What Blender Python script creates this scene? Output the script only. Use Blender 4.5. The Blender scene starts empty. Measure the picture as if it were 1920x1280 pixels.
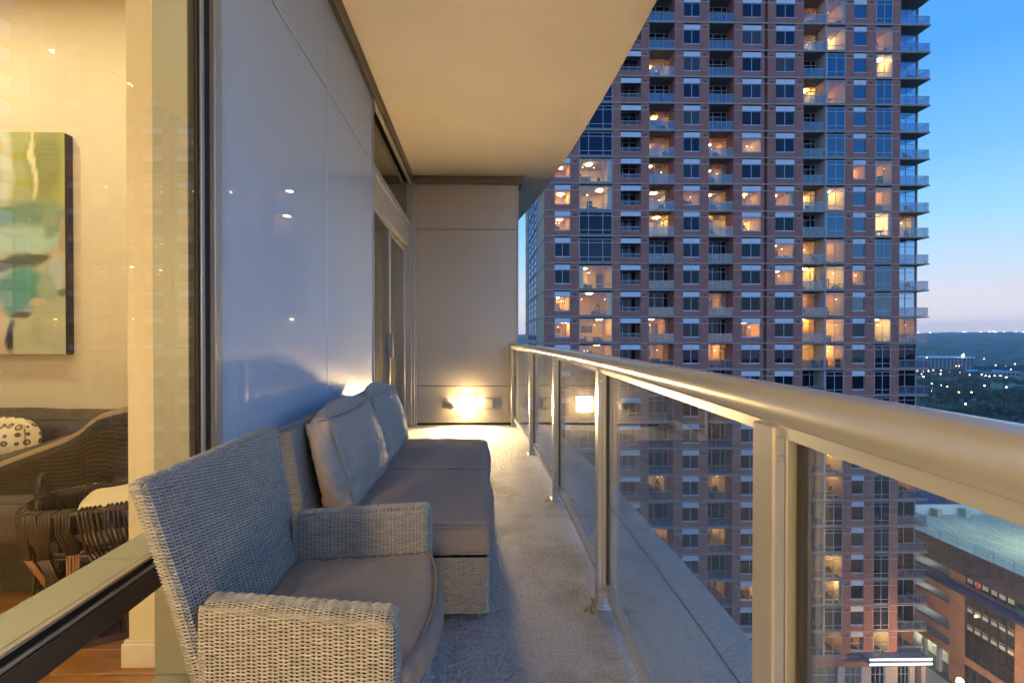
import bpy, bmesh, math, random
import numpy as np
from mathutils import Vector, Matrix, noise
R = math.radians
random.seed(7)
rng = np.random.default_rng(7)
scene = bpy.context.scene
C = scene.collection

# ---------------------------------------------------------------- camera
CAMZ, F = 1.15, 853.0
cam_d = bpy.data.cameras.new('camera'); cam = bpy.data.objects.new('camera', cam_d); C.objects.link(cam)
cam.location = (0, 0, CAMZ); cam.rotation_euler = (R(89.6), 0, R(-1.0))
cam_d.sensor_width = 36; cam_d.lens = 36 * F / 1920
cam_d.shift_x = 44.1 / 1920; cam_d.clip_start = 0.02; cam_d.clip_end = 20000
scene.camera = cam
ROT = np.array(cam.rotation_euler.to_matrix())

def ray(px, py):
    return ROT @ np.array([(px - 960 + 44.1) / F, (640 - py) / F, -1.0])
def on_y(px, py, Y):
    d = ray(px, py); s = Y / d[1]; return Vector((d[0] * s, Y, CAMZ + d[2] * s))
def on_z(px, py, Z):
    d = ray(px, py); s = (Z - CAMZ) / d[2]; return Vector((d[0] * s, d[1] * s, Z))
def on_x(px, py, X):
    d = ray(px, py); s = X / d[0]; return Vector((X, d[1] * s, CAMZ + d[2] * s))

# ---------------------------------------------------------------- sky, exposure
SKY_FILL = (1.65, 1.65, 1.8)
w = bpy.data.worlds.new('World'); scene.world = w; w.use_nodes = True
nt = w.node_tree; nt.nodes.clear()
out = nt.nodes.new('ShaderNodeOutputWorld'); bg = nt.nodes.new('ShaderNodeBackground')
tc = nt.nodes.new('ShaderNodeTexCoord'); sx = nt.nodes.new('ShaderNodeSeparateXYZ'); rp = nt.nodes.new('ShaderNodeValToRGB')
nt.links.new(tc.outputs['Generated'], sx.inputs[0]); nt.links.new(sx.outputs['Z'], rp.inputs[0])
# unseen sky towards -Y smoothly brightened, as added fill on facade and balcony
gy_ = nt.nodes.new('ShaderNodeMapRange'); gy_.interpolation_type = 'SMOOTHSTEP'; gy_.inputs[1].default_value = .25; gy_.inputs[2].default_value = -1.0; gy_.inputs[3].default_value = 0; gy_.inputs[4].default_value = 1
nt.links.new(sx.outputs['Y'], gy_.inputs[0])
mxc = nt.nodes.new('ShaderNodeMix'); mxc.data_type = 'RGBA'; mxc.blend_type = 'MULTIPLY'; mxc.inputs[7].default_value = (SKY_FILL[0], SKY_FILL[1], SKY_FILL[2], 1)
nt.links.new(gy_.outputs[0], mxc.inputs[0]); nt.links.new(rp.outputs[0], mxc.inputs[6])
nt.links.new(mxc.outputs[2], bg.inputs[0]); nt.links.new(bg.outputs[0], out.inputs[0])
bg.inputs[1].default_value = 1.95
stops = [(0.0, (.55, .48, .50)), (.03, (.61, .54, .52)), (.065, (.50, .48, .50)), (.11, (.37, .45, .54)), (.19, (.21, .41, .61)),
         (.28, (.12, .32, .58)), (.42, (.052, .22, .53)), (.65, (.05, .21, .54)), (1.0, (.05, .21, .54))]
cr = rp.color_ramp
cr.elements[0].position = stops[0][0]; cr.elements[0].color = (*stops[0][1], 1)
cr.elements[1].position = stops[-1][0]; cr.elements[1].color = (*stops[-1][1], 1)
for p, c in stops[1:-1]:
    e = cr.elements.new(p); e.color = (*c, 1)
scene.view_settings.view_transform = 'Standard'; scene.view_settings.look = 'None'
scene.view_settings.exposure = 0.0; scene.view_settings.gamma = 1; scene.view_settings.use_curve_mapping = False
scene.render.engine = 'CYCLES'
scene.cycles.use_denoising = True
scene.cycles.max_bounces = 7; scene.cycles.diffuse_bounces = 4; scene.cycles.glossy_bounces = 4
scene.cycles.transmission_bounces = 6; scene.cycles.transparent_max_bounces = 14
scene.cycles.sample_clamp_indirect = 6; scene.cycles.caustics_reflective = False; scene.cycles.caustics_refractive = False

# ---------------------------------------------------------------- materials
def nodes(m):
    m.use_nodes = True; t = m.node_tree; return t, t.nodes['Principled BSDF'], t.nodes['Material Output']
def mat(name, col, rough=.5, metal=0, var=0.0, vscale=8, bump=0, bscale=60, spec=.5, coat=0, stretch=(1, 1, 1), bdist=.01, col2=None, detail=4, coords='Object'):
    m = bpy.data.materials.new(name); t, b, o = nodes(m)
    b.inputs['Base Color'].default_value = (*col, 1); b.inputs['Roughness'].default_value = rough
    b.inputs['Metallic'].default_value = metal; b.inputs['Specular IOR Level'].default_value = spec
    b.inputs['Coat Weight'].default_value = coat; b.inputs['Coat Roughness'].default_value = .012
    if var or bump or col2:
        tcn = t.nodes.new('ShaderNodeTexCoord'); mp = t.nodes.new('ShaderNodeMapping'); mp.inputs['Scale'].default_value = stretch
        t.links.new(tcn.outputs[coords], mp.inputs[0])
    if var or col2:
        n = t.nodes.new('ShaderNodeTexNoise'); n.inputs['Scale'].default_value = vscale; n.inputs['Detail'].default_value = detail
        t.links.new(mp.outputs[0], n.inputs['Vector'])
        r = t.nodes.new('ShaderNodeValToRGB'); r.color_ramp.elements[0].position = .3; r.color_ramp.elements[1].position = .7
        c2 = col2 or tuple(min(1, c * (1 + var)) for c in col); c1 = col if col2 else tuple(c * (1 - var) for c in col)
        r.color_ramp.elements[0].color = (*c1, 1); r.color_ramp.elements[1].color = (*c2, 1)
        t.links.new(n.outputs['Fac'], r.inputs[0]); t.links.new(r.outputs[0], b.inputs['Base Color'])
    if bump:
        n2 = t.nodes.new('ShaderNodeTexNoise'); n2.inputs['Scale'].default_value = bscale; n2.inputs['Detail'].default_value = 5
        t.links.new(mp.outputs[0], n2.inputs['Vector'])
        bp = t.nodes.new('ShaderNodeBump'); bp.inputs['Strength'].default_value = bump; bp.inputs['Distance'].default_value = bdist
        t.links.new(n2.outputs['Fac'], bp.inputs['Height']); t.links.new(bp.outputs[0], b.inputs['Normal'])
    return m
def emit(name, col, strength, light=True):
    m = bpy.data.materials.new(name); t, b, o = nodes(m); t.nodes.remove(b)
    e = t.nodes.new('ShaderNodeEmission'); e.inputs[0].default_value = (*col, 1); e.inputs[1].default_value = strength
    t.links.new(e.outputs[0], o.inputs[0])
    if not light: m.cycles.emission_sampling = 'NONE'
    return m
def glass(name, tint=(1, 1, 1), ior=1.5, dirt=0.0, dscale=300, boost=0.0, dcol=(.55, .53, .5)):
    m = bpy.data.materials.new(name); t, b, o = nodes(m); t.nodes.remove(b)
    tr = t.nodes.new('ShaderNodeBsdfTransparent'); tr.inputs[0].default_value = (*tint, 1)
    gl = t.nodes.new('ShaderNodeBsdfGlossy'); gl.inputs['Roughness'].default_value = 0.0; gl.inputs['Color'].default_value = (1, 1, 1, 1)
    fr = t.nodes.new('ShaderNodeFresnel'); ge = t.nodes.new('ShaderNodeNewGeometry')
    io = t.nodes.new('ShaderNodeMath'); io.operation = 'MULTIPLY_ADD'; io.inputs[1].default_value = 1 / ior - ior; io.inputs[2].default_value = ior
    t.links.new(ge.outputs['Backfacing'], io.inputs[0]); t.links.new(io.outputs[0], fr.inputs['IOR'])   # a thin sheet: same index from both sides
    fac = fr.outputs[0]
    if boost:
        ma = t.nodes.new('ShaderNodeMath'); ma.operation = 'ADD'; ma.inputs[1].default_value = boost; ma.use_clamp = True
        t.links.new(fac, ma.inputs[0]); fac = ma.outputs[0]
    mx = t.nodes.new('ShaderNodeMixShader'); t.links.new(fac, mx.inputs[0]); t.links.new(tr.outputs[0], mx.inputs[1]); t.links.new(gl.outputs[0], mx.inputs[2])
    last = mx.outputs[0]
    if dirt:
        tcn = t.nodes.new('ShaderNodeTexCoord'); n = t.nodes.new('ShaderNodeTexNoise'); n.inputs['Scale'].default_value = dscale; n.inputs['Detail'].default_value = 3
        t.links.new(tcn.outputs['Object'], n.inputs['Vector'])
        n3 = t.nodes.new('ShaderNodeTexNoise'); n3.inputs['Scale'].default_value = 3; t.links.new(tcn.outputs['Object'], n3.inputs['Vector'])
        rr = t.nodes.new('ShaderNodeMapRange'); rr.inputs[1].default_value = .48; rr.inputs[2].default_value = .78; rr.inputs[3].default_value = dirt * .45; rr.inputs[4].default_value = dirt * 5
        t.links.new(n.outputs['Fac'], rr.inputs[0])
        mu = t.nodes.new('ShaderNodeMath'); mu.operation = 'MULTIPLY'; t.links.new(rr.outputs[0], mu.inputs[0]); t.links.new(n3.outputs['Fac'], mu.inputs[1])
        m2 = t.nodes.new('ShaderNodeMath'); m2.operation = 'MULTIPLY'; m2.inputs[1].default_value = 2; t.links.new(mu.outputs[0], m2.inputs[0])
        df = t.nodes.new('ShaderNodeBsdfDiffuse'); df.inputs[0].default_value = (*dcol, 1)
        tl = t.nodes.new('ShaderNodeBsdfTranslucent'); tl.inputs[0].default_value = (*dcol, 1)
        md = t.nodes.new('ShaderNodeMixShader'); t.links.new(df.outputs[0], md.inputs[1]); t.links.new(tl.outputs[0], md.inputs[2])
        mx2 = t.nodes.new('ShaderNodeMixShader'); t.links.new(m2.outputs[0], mx2.inputs[0]); t.links.new(last, mx2.inputs[1]); t.links.new(md.outputs[0], mx2.inputs[2])
        last = mx2.outputs[0]
    t.links.new(last, o.inputs[0]); return m
def dark_glass(name, base, refl, tint=(1, 1, 1)):
    m = bpy.data.materials.new(name); t, b, o = nodes(m); t.nodes.remove(b)
    df = t.nodes.new('ShaderNodeBsdfDiffuse'); df.inputs[0].default_value = (*base, 1)
    gl = t.nodes.new('ShaderNodeBsdfGlossy'); gl.inputs['Roughness'].default_value = .02; gl.inputs['Color'].default_value = (*tint, 1)
    tcn = t.nodes.new('ShaderNodeTexCoord'); n = t.nodes.new('ShaderNodeTexNoise'); n.inputs['Scale'].default_value = .9; t.links.new(tcn.outputs['Object'], n.inputs['Vector'])
    bp = t.nodes.new('ShaderNodeBump'); bp.inputs['Strength'].default_value = .12; bp.inputs['Distance'].default_value = .05
    t.links.new(n.outputs['Fac'], bp.inputs['Height']); t.links.new(bp.outputs[0], gl.inputs['Normal'])
    fr = t.nodes.new('ShaderNodeFresnel'); fr.inputs['IOR'].default_value = 1.38
    ma = t.nodes.new('ShaderNodeMath'); ma.operation = 'ADD'; ma.inputs[1].default_value = refl; ma.use_clamp = True; t.links.new(fr.outputs[0], ma.inputs[0])
    mx = t.nodes.new('ShaderNodeMixShader'); t.links.new(ma.outputs[0], mx.inputs[0]); t.links.new(df.outputs[0], mx.inputs[1]); t.links.new(gl.outputs[0], mx.inputs[2])
    t.links.new(mx.outputs[0], o.inputs[0]); return m

M = {}
M['conc'] = mat('coated_concrete', (.54, .54, .54), .7, var=.20, vscale=95, bump=.9, bscale=55, bdist=.05)
def add_stains(m, scale, lo, dark):
    t, b, o = nodes(m); src = b.inputs['Base Color'].links[0].from_socket
    tcn = t.nodes.new('ShaderNodeTexCoord'); n = t.nodes.new('ShaderNodeTexNoise'); n.inputs['Scale'].default_value = scale; n.inputs['Detail'].default_value = 7; n.inputs['Roughness'].default_value = .62
    t.links.new(tcn.outputs['Object'], n.inputs['Vector']); r = t.nodes.new('ShaderNodeValToRGB'); r.color_ramp.elements[0].position = lo; r.color_ramp.elements[0].color = (*dark, 1); r.color_ramp.elements[1].position = lo + .14; r.color_ramp.elements[1].color = (1, 1, 1, 1)
    t.links.new(n.outputs['Fac'], r.inputs[0]); mx = t.nodes.new('ShaderNodeMix'); mx.data_type = 'RGBA'; mx.blend_type = 'MULTIPLY'; mx.inputs[0].default_value = 1
    t.links.new(src, mx.inputs[6]); t.links.new(r.outputs[0], mx.inputs[7]); t.links.new(mx.outputs[2], b.inputs['Base Color'])
add_stains(M['conc'], 1.6, .36, (.62, .58, .53))
M['soffit'] = mat('painted_soffit', (.80, .69, .52), .85, var=.03, vscale=2.2, bump=.15, bscale=160, bdist=.004)
M['alu'] = mat('beige_aluminium', (.50, .46, .40), .38, metal=.45, var=.03, vscale=4)
M['rail'] = mat('satin_champagne_paint', (.64, .615, .58), .27, metal=.6, var=.04, vscale=9, bump=.03, bscale=200, bdist=.002)
M['panel'] = mat('beige_metal_panel', (.54, .475, .39), .50, metal=.25, var=.06, vscale=1.5, bump=.03, bscale=6, stretch=(1, 1, .15))
M['fascia'] = mat('brown_fascia_metal', (.20, .165, .125), .5, metal=.3, var=.04)
M['gasket'] = mat('black_gasket', (.006, .006, .006), .6)
M['joint'] = mat('dark_joint', (.03, .028, .025), .8)
M['spandrel'] = mat('backpainted_glass', (.56, .65, .78), .30, spec=.5, coat=1.0, var=.03, vscale=.8)
M['pane'] = glass('window_pane', (.96, .98, .95), 1.5, boost=0)
M['rail_glass'] = glass('dusty_rail_glass', (.95, .97, .96), 1.52, dirt=.03, dscale=420, boost=.065)
M['frame_in'] = mat('grey_green_frame', (.36, .36, .29), .45, metal=.2, var=.02)
M['frame_out'] = mat('bronze_frame_face', (.10, .085, .075), .4, metal=.4, var=.05)
M['wall_in'] = mat('cream_wall_paint', (.72, .64, .48), .8, var=.02, vscale=2, bump=.05, bscale=200, bdist=.002)
M['ceil_in'] = mat('white_ceiling_paint', (.75, .70, .6), .9)
M['trim_in'] = mat('white_trim_paint', (.75, .7, .58), .45)
M['lamp_glass'] = emit('lit_lamp_glass', (1, .68, .30), 42)
M['lamp_front'] = emit('lit_lamp_front', (1, .68, .30), 1150)
M['lamp_down'] = emit('lit_lamp_underside', (1, .68, .30), 160)
M['lamp_front_fill'] = emit('fill_lamp_front', (1, .68, .30), 200); M['lamp_side_fill'] = emit('fill_lamp_glass', (1, .68, .30), 60)
M['downlight'] = emit('lit_downlight', (1, .80, .50), 600)
M['fill_floor_lamp'] = emit('fill_lampshade', (1, .66, .30), 175)
M['lampbody'] = mat('lamp_metal', (.45, .42, .36), .4, metal=.6)
M['plate'] = mat('beige_plastic', (.5, .44, .34), .4)
M['strand'] = mat('resin_wicker', (.40, .375, .335), .42, var=.30, vscale=26, stretch=(1, 1, 9))
M['strand_back'] = mat('wicker_core', (.045, .038, .032), .8)
M['strand_sofa'] = mat('resin_wicker_sofa', (.36, .335, .30), .45, var=.30, vscale=26, stretch=(1, 1, 9))
M['strand_dark'] = mat('dark_wicker', (.04, .028, .016), .4, var=.35, vscale=18)
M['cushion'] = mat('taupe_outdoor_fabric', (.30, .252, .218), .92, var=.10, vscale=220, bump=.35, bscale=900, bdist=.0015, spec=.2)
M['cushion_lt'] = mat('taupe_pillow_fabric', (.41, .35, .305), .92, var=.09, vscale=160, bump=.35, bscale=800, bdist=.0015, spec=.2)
M['piping'] = mat('taupe_piping', (.20, .165, .14), .85)
M['foot'] = mat('brown_plastic_foot', (.06, .04, .03), .5)
M['fabric_dark'] = mat('brown_sofa_fabric', (.085, .065, .05), .9, var=.3, vscale=120, bump=.3, bscale=400, bdist=.002)
M['fabric_trim'] = mat('tan_sofa_piping', (.26, .19, .115), .9, var=.2, vscale=150, bump=.3, bscale=300, bdist=.002)
M['rattan'] = mat('dark_rattan_pole', (.045, .027, .014), .28, var=.5, vscale=14)
M['rattan_lt'] = mat('amber_rattan_pole', (.26, .115, .03), .3, var=.3, vscale=14)
M['blanket'] = mat('cream_blanket', (.72, .62, .42), .95, bump=.3, bscale=300, bdist=.003)
M['wood'] = mat('oak_floorboard', (.36, .17, .055), .32, var=.35, vscale=6, stretch=(1.2, 9, 1), detail=8, bump=.05, bscale=30)
M['canvas_edge'] = mat('dark_canvas_edge', (.035, .022, .012), .6)
M['curtain'] = mat('beige_curtain', (.50, .42, .28), .9)

M['spandrel'].node_tree.nodes['Principled BSDF'].inputs['Coat IOR'].default_value = 1.75
# ---------------------------------------------------------------- mesh helpers
class MB:
    def __init__(s): s.v = []; s.f = []; s.m = []
    def add(s, vs, fs, m=0):
        o = len(s.v); s.v += [tuple(x) for x in vs]; s.f += [tuple(i + o for i in f) for f in fs]; s.m += [m] * len(fs); return s
    def box(s, x0, x1, y0, y1, z0, z1, m=0):
        vs = [(x, y, z) for x in (x0, x1) for y in (y0, y1) for z in (z0, z1)]
        return s.add(vs, [(0, 1, 3, 2), (4, 6, 7, 5), (0, 4, 5, 1), (2, 3, 7, 6), (0, 2, 6, 4), (1, 5, 7, 3)], m)
    def cbox(s, x0, x1, y0, y1, z0, z1, c=.004, m=0):
        lo = (x0, y0, z0); hi = (x1, y1, z1); vs = []; idx = {}
        for sxx in (0, 1):
            for syy in (0, 1):
                for szz in (0, 1):
                    sg = (sxx, syy, szz)
                    for ax in range(3):
                        p = [(hi if sg[k] else lo)[k] + (0 if k == ax else (-c if sg[k] else c)) for k in range(3)]
                        idx[(sg, ax)] = len(vs); vs.append(p)
        fs = []
        for ax in range(3):
            a, b = [k for k in range(3) if k != ax]
            for e in (0, 1):
                q = []
                for (i, j) in ((0, 0), (1, 0), (1, 1), (0, 1)):
                    sg = [0, 0, 0]; sg[ax] = e; sg[a] = i; sg[b] = j; q.append(idx[(tuple(sg), ax)])
                fs.append(q)
        for ax in range(3):
            a, b = [k for k in range(3) if k != ax]
            for i in (0, 1):
                for j in (0, 1):
                    s0 = [0, 0, 0]; s0[a] = i; s0[b] = j; s1 = list(s0); s1[ax] = 1
                    fs.append([idx[(tuple(s0), a)], idx[(tuple(s1), a)], idx[(tuple(s1), b)], idx[(tuple(s0), b)]])
        for sxx in (0, 1):
            for syy in (0, 1):
                for szz in (0, 1):
                    fs.append([idx[((sxx, syy, szz), k)] for k in range(3)])
        return s.add(vs, fs, m)
    def tube(s, path, r, n=8, m=0, closed=False, caps=True):
        P = [Vector(p) for p in path]; k = len(P); vs = []; up = None
        for i, p in enumerate(P):
            if closed: d = (P[(i + 1) % k] - P[i - 1])
            else: d = (P[min(i + 1, k - 1)] - P[max(i - 1, 0)])
            d.normalize()
            if up is None:
                up = Vector((0, 0, 1)) if abs(d.z) < .9 else Vector((1, 0, 0))
            a = d.cross(up)
            if a.length < 1e-6: a = d.orthogonal()
            a.normalize(); b = a.cross(d).normalized(); up = b
            rr = r[i] if hasattr(r, '__len__') else r
            for j in range(n):
                t = 2 * math.pi * j / n; vs.append(p + a * (rr * math.cos(t)) + b * (rr * math.sin(t)))
        fs = []
        for i in range(k if closed else k - 1):
            for j in range(n):
                i2 = (i + 1) % k
                fs.append((i * n + j, i * n + (j + 1) % n, i2 * n + (j + 1) % n, i2 * n + j))
        if caps and not closed:
            fs.append(tuple(range(n))); fs.append(tuple((k - 1) * n + j for j in range(n)))
        return s.add(vs, fs, m)
    def prism(s, poly, z0, z1, m=0):
        n = len(poly); vs = [(x, y, z0) for x, y in poly] + [(x, y, z1) for x, y in poly]
        fs = [tuple(range(n))[::-1], tuple(range(n, 2 * n))] + [(i, (i + 1) % n, n + (i + 1) % n, n + i) for i in range(n)]
        return s.add(vs, fs, m)
    def mesh(s, name, mats, smooth=False):
        me = bpy.data.meshes.new(name); me.from_pydata(s.v, [], s.f)
        for x in (mats if isinstance(mats, (list, tuple)) else [mats]): me.materials.append(x)
        me.polygons.foreach_set('material_index', s.m)
        if smooth: me.polygons.foreach_set('use_smooth', [True] * len(s.f))
        bm = bmesh.new(); bm.from_mesh(me); bmesh.ops.recalc_face_normals(bm, faces=bm.faces); bm.to_mesh(me); bm.free()
        me.update(); return me
    def build(s, name, mats, parent=None, smooth=False, **k):
        return obj(name, s.mesh(name, mats, smooth), parent, **k)

def np_mesh(name, V, Fq, mats, smooth=True, midx=None):
    me = bpy.data.meshes.new(name); V = np.asarray(V, dtype=np.float32).reshape(-1, 3); Fq = np.asarray(Fq, dtype=np.int32).reshape(-1, 4)
    me.vertices.add(len(V)); me.vertices.foreach_set('co', V.ravel())
    me.loops.add(Fq.size); me.loops.foreach_set('vertex_index', Fq.ravel())
    me.polygons.add(len(Fq)); me.polygons.foreach_set('loop_start', np.arange(0, Fq.size, 4, dtype=np.int32))
    me.polygons.foreach_set('use_smooth', np.full(len(Fq), smooth))
    for x in (mats if isinstance(mats, (list, tuple)) else [mats]): me.materials.append(x)
    if midx is not None: me.polygons.foreach_set('material_index', np.asarray(midx, dtype=np.int32))
    me.update(calc_edges=True); return me

def obj(name, mesh, parent=None, loc=None, label=None, cat=None, group=None, kind=None):
    o = bpy.data.objects.new(name, mesh); C.objects.link(o)
    if loc is not None: o.location = loc
    if parent is not None:
        o.parent = parent
        if parent.parent is None and parent.type == 'EMPTY': o.matrix_parent_inverse = Matrix.Translation(-parent.location)
    return tag(o, label, cat, group, kind)
def tag(o, label=None, cat=None, group=None, kind=None):
    if label: o['label'] = label
    if cat: o['category'] = cat
    if group: o['group'] = group
    if kind: o['kind'] = kind
    return o
def thing(name, loc, label, cat, group=None):
    o = bpy.data.objects.new(name, None); C.objects.link(o); o.location = loc; o.empty_display_size = .1
    return tag(o, label, cat, group)

# woven surface: S(u, v) gives points and normals
def weave(S, ul, vl, a=.0235, p=.0038, amp=.0029, wd=.0035, t=.0009, seg=4):
    nh = max(2, round(ul / a)); a = ul / nh; nu = nh * seg + 1; u = np.linspace(0, ul, nu); nv = max(2, int(vl / p)); p = vl / nv
    vi = (np.arange(nv) + .5) * p
    off = np.array([-wd / 2, 0, wd / 2]); hh = np.array([-t, t, -t])
    vv = np.clip(vi[:, None] + off[None, :], 0, vl)[:, :, None] + np.zeros((1, 1, nu))
    jit = rng.normal(0, .0002, (nv, 1, 1))
    h = amp * np.cos(np.pi * u[None, None, :] / a + np.pi * np.arange(nv)[:, None, None]) + hh[None, :, None] + jit
    uu = np.broadcast_to(u, vv.shape)
    P, N = S(uu, vv); V = P + N * h[..., None]
    idx = np.arange(nv * 3 * nu).reshape(nv, 3, nu)
    F1 = np.stack([idx[:, :-1, :-1], idx[:, :-1, 1:], idx[:, 1:, 1:], idx[:, 1:, :-1]], -1).reshape(-1, 4)
    # stakes
    us = np.arange(nh + 1) * a; nsv = max(3, int(vl / .012)); vs = np.linspace(0, vl, nsv)
    offu = np.array([-.0028, 0, .0028]); hs = np.array([-.0012, .0006, -.0012])
    uu2 = np.clip(us[:, None, None] + offu[None, :, None], 0, ul) + np.zeros((1, 1, nsv)); vv2 = np.broadcast_to(vs, uu2.shape)
    P2, N2 = S(uu2, vv2); V2 = P2 + N2 * hs[None, :, None, None]
    i2 = np.arange((nh + 1) * 3 * nsv).reshape(nh + 1, 3, nsv) + V.size // 3
    F2 = np.stack([i2[:, :-1, :-1], i2[:, :-1, 1:], i2[:, 1:, 1:], i2[:, 1:, :-1]], -1).reshape(-1, 4)
    return np.concatenate([V.reshape(-1, 3), V2.reshape(-1, 3)]), np.concatenate([F1, F2])
def join_np(parts):
    Vs, Fs, o = [], [], 0
    for V, Fq in parts: Vs.append(V); Fs.append(Fq + o); o += len(V)
    return np.concatenate(Vs), np.concatenate(Fs)
def rmap(lo, hi, r, post=None):
    lo = np.array(lo, float); hi = np.array(hi, float)
    def g(p):
        q = np.clip(p, lo + r, hi - r); d = p - q; n = d / np.maximum(np.linalg.norm(d, axis=-1, keepdims=True), 1e-9)
        P = q + n * r
        if post is not None: P, n = post(P, n)
        return P, n
    return g
def loop_patch(lo, hi, r, pts, z0, z1, post=None):
    """side surface following the xy polyline pts; u along it, v upward"""
    g = rmap(lo, hi, r, post); pts = np.array(pts, float); seg = np.linalg.norm(np.diff(pts, axis=0), axis=1); cum = np.concatenate([[0], np.cumsum(seg)])
    def S(u, v):
        x = np.interp(u, cum, pts[:, 0]); y = np.interp(u, cum, pts[:, 1])
        return g(np.stack([x, y, z0 + v], -1))
    return S, cum[-1], z1 - z0
def top_patch(lo, hi, r, post=None, along='x'):
    g = rmap(lo, hi, r, post)
    def S(u, v):
        x, y = (lo[0] + u, lo[1] + v) if along == 'x' else (lo[0] + v, lo[1] + u)
        return g(np.stack([x, y, np.full_like(x, hi[2])], -1))
    lx, ly = hi[0] - lo[0], hi[1] - lo[1]
    return (S, lx, ly) if along == 'x' else (S, ly, lx)

# cushions: a rounded, puffed box with gathered seams
def cushion_np(size, r=.05, puff=.02, n=34, wr=.004, seed=0, bow=0):
    sx_, sy_, sz_ = [s / 2 for s in size]; V = []; Fq = []; cache = {}
    def pt(p):
        k = tuple(round(c, 6) for c in p)
        if k in cache: return cache[k]
        a = np.array(p) * (sx_, sy_, sz_); inner = np.array((sx_, sy_, sz_)) - r; q = np.clip(a, -inner, inner); d = a - q; L = np.linalg.norm(d)
        nn = d / L if L > 1e-9 else np.array((0, 0, 1.0)); P = q + nn * r
        e = [(1 - c * c) ** 1.35 for c in p]
        ax = int(np.argmax(np.abs(p))); o = [i for i in range(3) if i != ax]
        P[ax] += math.copysign(puff * e[o[0]] * e[o[1]], p[ax])
        w1 = noise.noise(Vector((P[0] * 5 + seed, P[1] * 5, P[2] * 5))) * .006
        ed = max(abs(p[o[0]]), abs(p[o[1]]))
        w2 = (noise.noise(Vector((P[o[0]] * 30 + seed * 3, P[o[1]] * 7, P[ax] * 9))) + .6 * noise.noise(Vector((P[o[1]] * 34 + seed, P[o[0]] * 8, 3)))) * wr * (.35 + .65 * ed)
        w2 += (.35 - abs(noise.noise(Vector((P[o[0]] * 15 + P[o[1]] * 5, P[o[1]] * 4.5, seed * 1.3)))) * 1.6 if False else -max(0, .16 - abs(noise.noise(Vector((P[o[0]] * 11 + P[o[1]] * 5, P[o[1]] * 4.5, seed * 1.3))))) * 3.2) * wr * .55
        P = P + nn * (w1 * (puff > 0) + w2)
        if bow: P[0] += bow * (p[0] > .2) * p[0] * (1 - p[1] ** 2)
        cache[k] = len(V); V.append(P); return cache[k]
    g = [math.sin(t * math.pi / 2) * .35 + t * .65 for t in np.linspace(-1, 1, n + 1)]
    for ax in range(3):
        a, b = [(1, 2), (0, 2), (0, 1)][ax]
        nb = n
        for s in (-1, 1):
            for i in range(n):
                for j in range(nb):
                    q = []
                    for (di, dj) in ((0, 0), (1, 0), (1, 1), (0, 1)):
                        p = [0, 0, 0]; p[ax] = s; p[a] = g[i + di]; p[b] = g[j + dj]; q.append(pt(tuple(p)))
                    Fq.append(q if s > 0 else q[::-1])
    return np.array(V), np.array(Fq)
# ================================================================= the balcony
WX = -.91                      # plane of the apartment wall
CEIL = 3.28
YF = on_z(901, 797, 0).y       # far end wall
YN = -1.4                      # near end wall, behind the camera
def arc(base, y, yc=3.05, k=.014): return base - k * (y - yc) ** 2

ys = np.linspace(-3.2, 9.5, 60)
fl = MB(); poly = [(-1.02, -3.2)] + [(arc(1.045, y, 2.7, .0143), y) for y in ys] + [(-1.02, 9.5)]
fl.prism(poly, -.22, 0)
fo = fl.build('balcony_floor', M['conc'], kind='structure')
poly2 = [(-1.5, -3.2)] + [(arc(1.12, y, 2.8, .0143), y) for y in ys] + [(-1.5, 9.5)]
inner2 = [(-1.5, -3.2)] + [(arc(1.12, y, 2.8, .0143) - .075, y) for y in ys] + [(-1.5, 9.5)]
cl = MB(); cl.prism(poly2, CEIL + .012, CEIL + .24); cl.prism(inner2, CEIL, CEIL + .011)
cl.build('balcony_ceiling', M['soffit'], kind='structure')
# narrow drip groove along the slab edge
gr = MB(); gp = [(arc(1.045, y, 2.7, .0143) - .16, y, .0015) for y in ys]
gr.tube(gp, .0035, 4); g_ = gr.build('drip_groove', M['joint'], fo)

# ---- apartment front: one building thing with its panels, frames, panes and door
apt = thing('apartment_front', (WX, 2.5, 0), 'pale glazed apartment front along the balcony with tall window, grey panels and sliding door', 'building')
yb = lambda px, X=WX: on_x(px, 634, X).y
y_w1, y_g1, y_g2, y_t1, y_t2 = yb(375), yb(379), yb(383), yb(398), yb(412)
y_s, y_d = yb(613.5), yb(699)
zs = on_x(613, 168, WX).z; PT = CEIL - .105
for (a, b) in ((y_t2 + .003, y_s - .005), (y_s + .005, y_d - .012)):
    for (z0, z1) in ((.03, zs - .004), (zs + .004, PT)):
        MB().cbox(WX - .03, WX, a, b, z0, z1, .003).build('spandrel_panel', M['spandrel'], apt)
MB().box(WX - .07, WX - .032, y_t2, y_d, .0, CEIL).build('backing_board', M['joint'], apt)
# vertical frame between window and panels
MB().cbox(WX - .03, WX + .012, y_t1, y_t2, 0, PT, .003).build('frame_cap', M['alu'], apt)
MB().box(WX - .035, WX - .006, y_w1, y_t1, 0, PT).build('gasket', M['gasket'], apt)
MB().cbox(WX - .02, WX + .001, y_g1, y_g2 + .006, 0, PT, .002).build('bead', M['alu'], apt)
MB().cbox(WX - .155, WX - .037, y_w1 + .004, y_t2, 0.05, PT, .003).build('mullion', M['frame_in'], apt)
MB().cbox(WX - .03, WX + .012, y_d - .010, y_d + .012, 0, PT, .003).build('frame_cap', M['alu'], apt)
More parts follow.
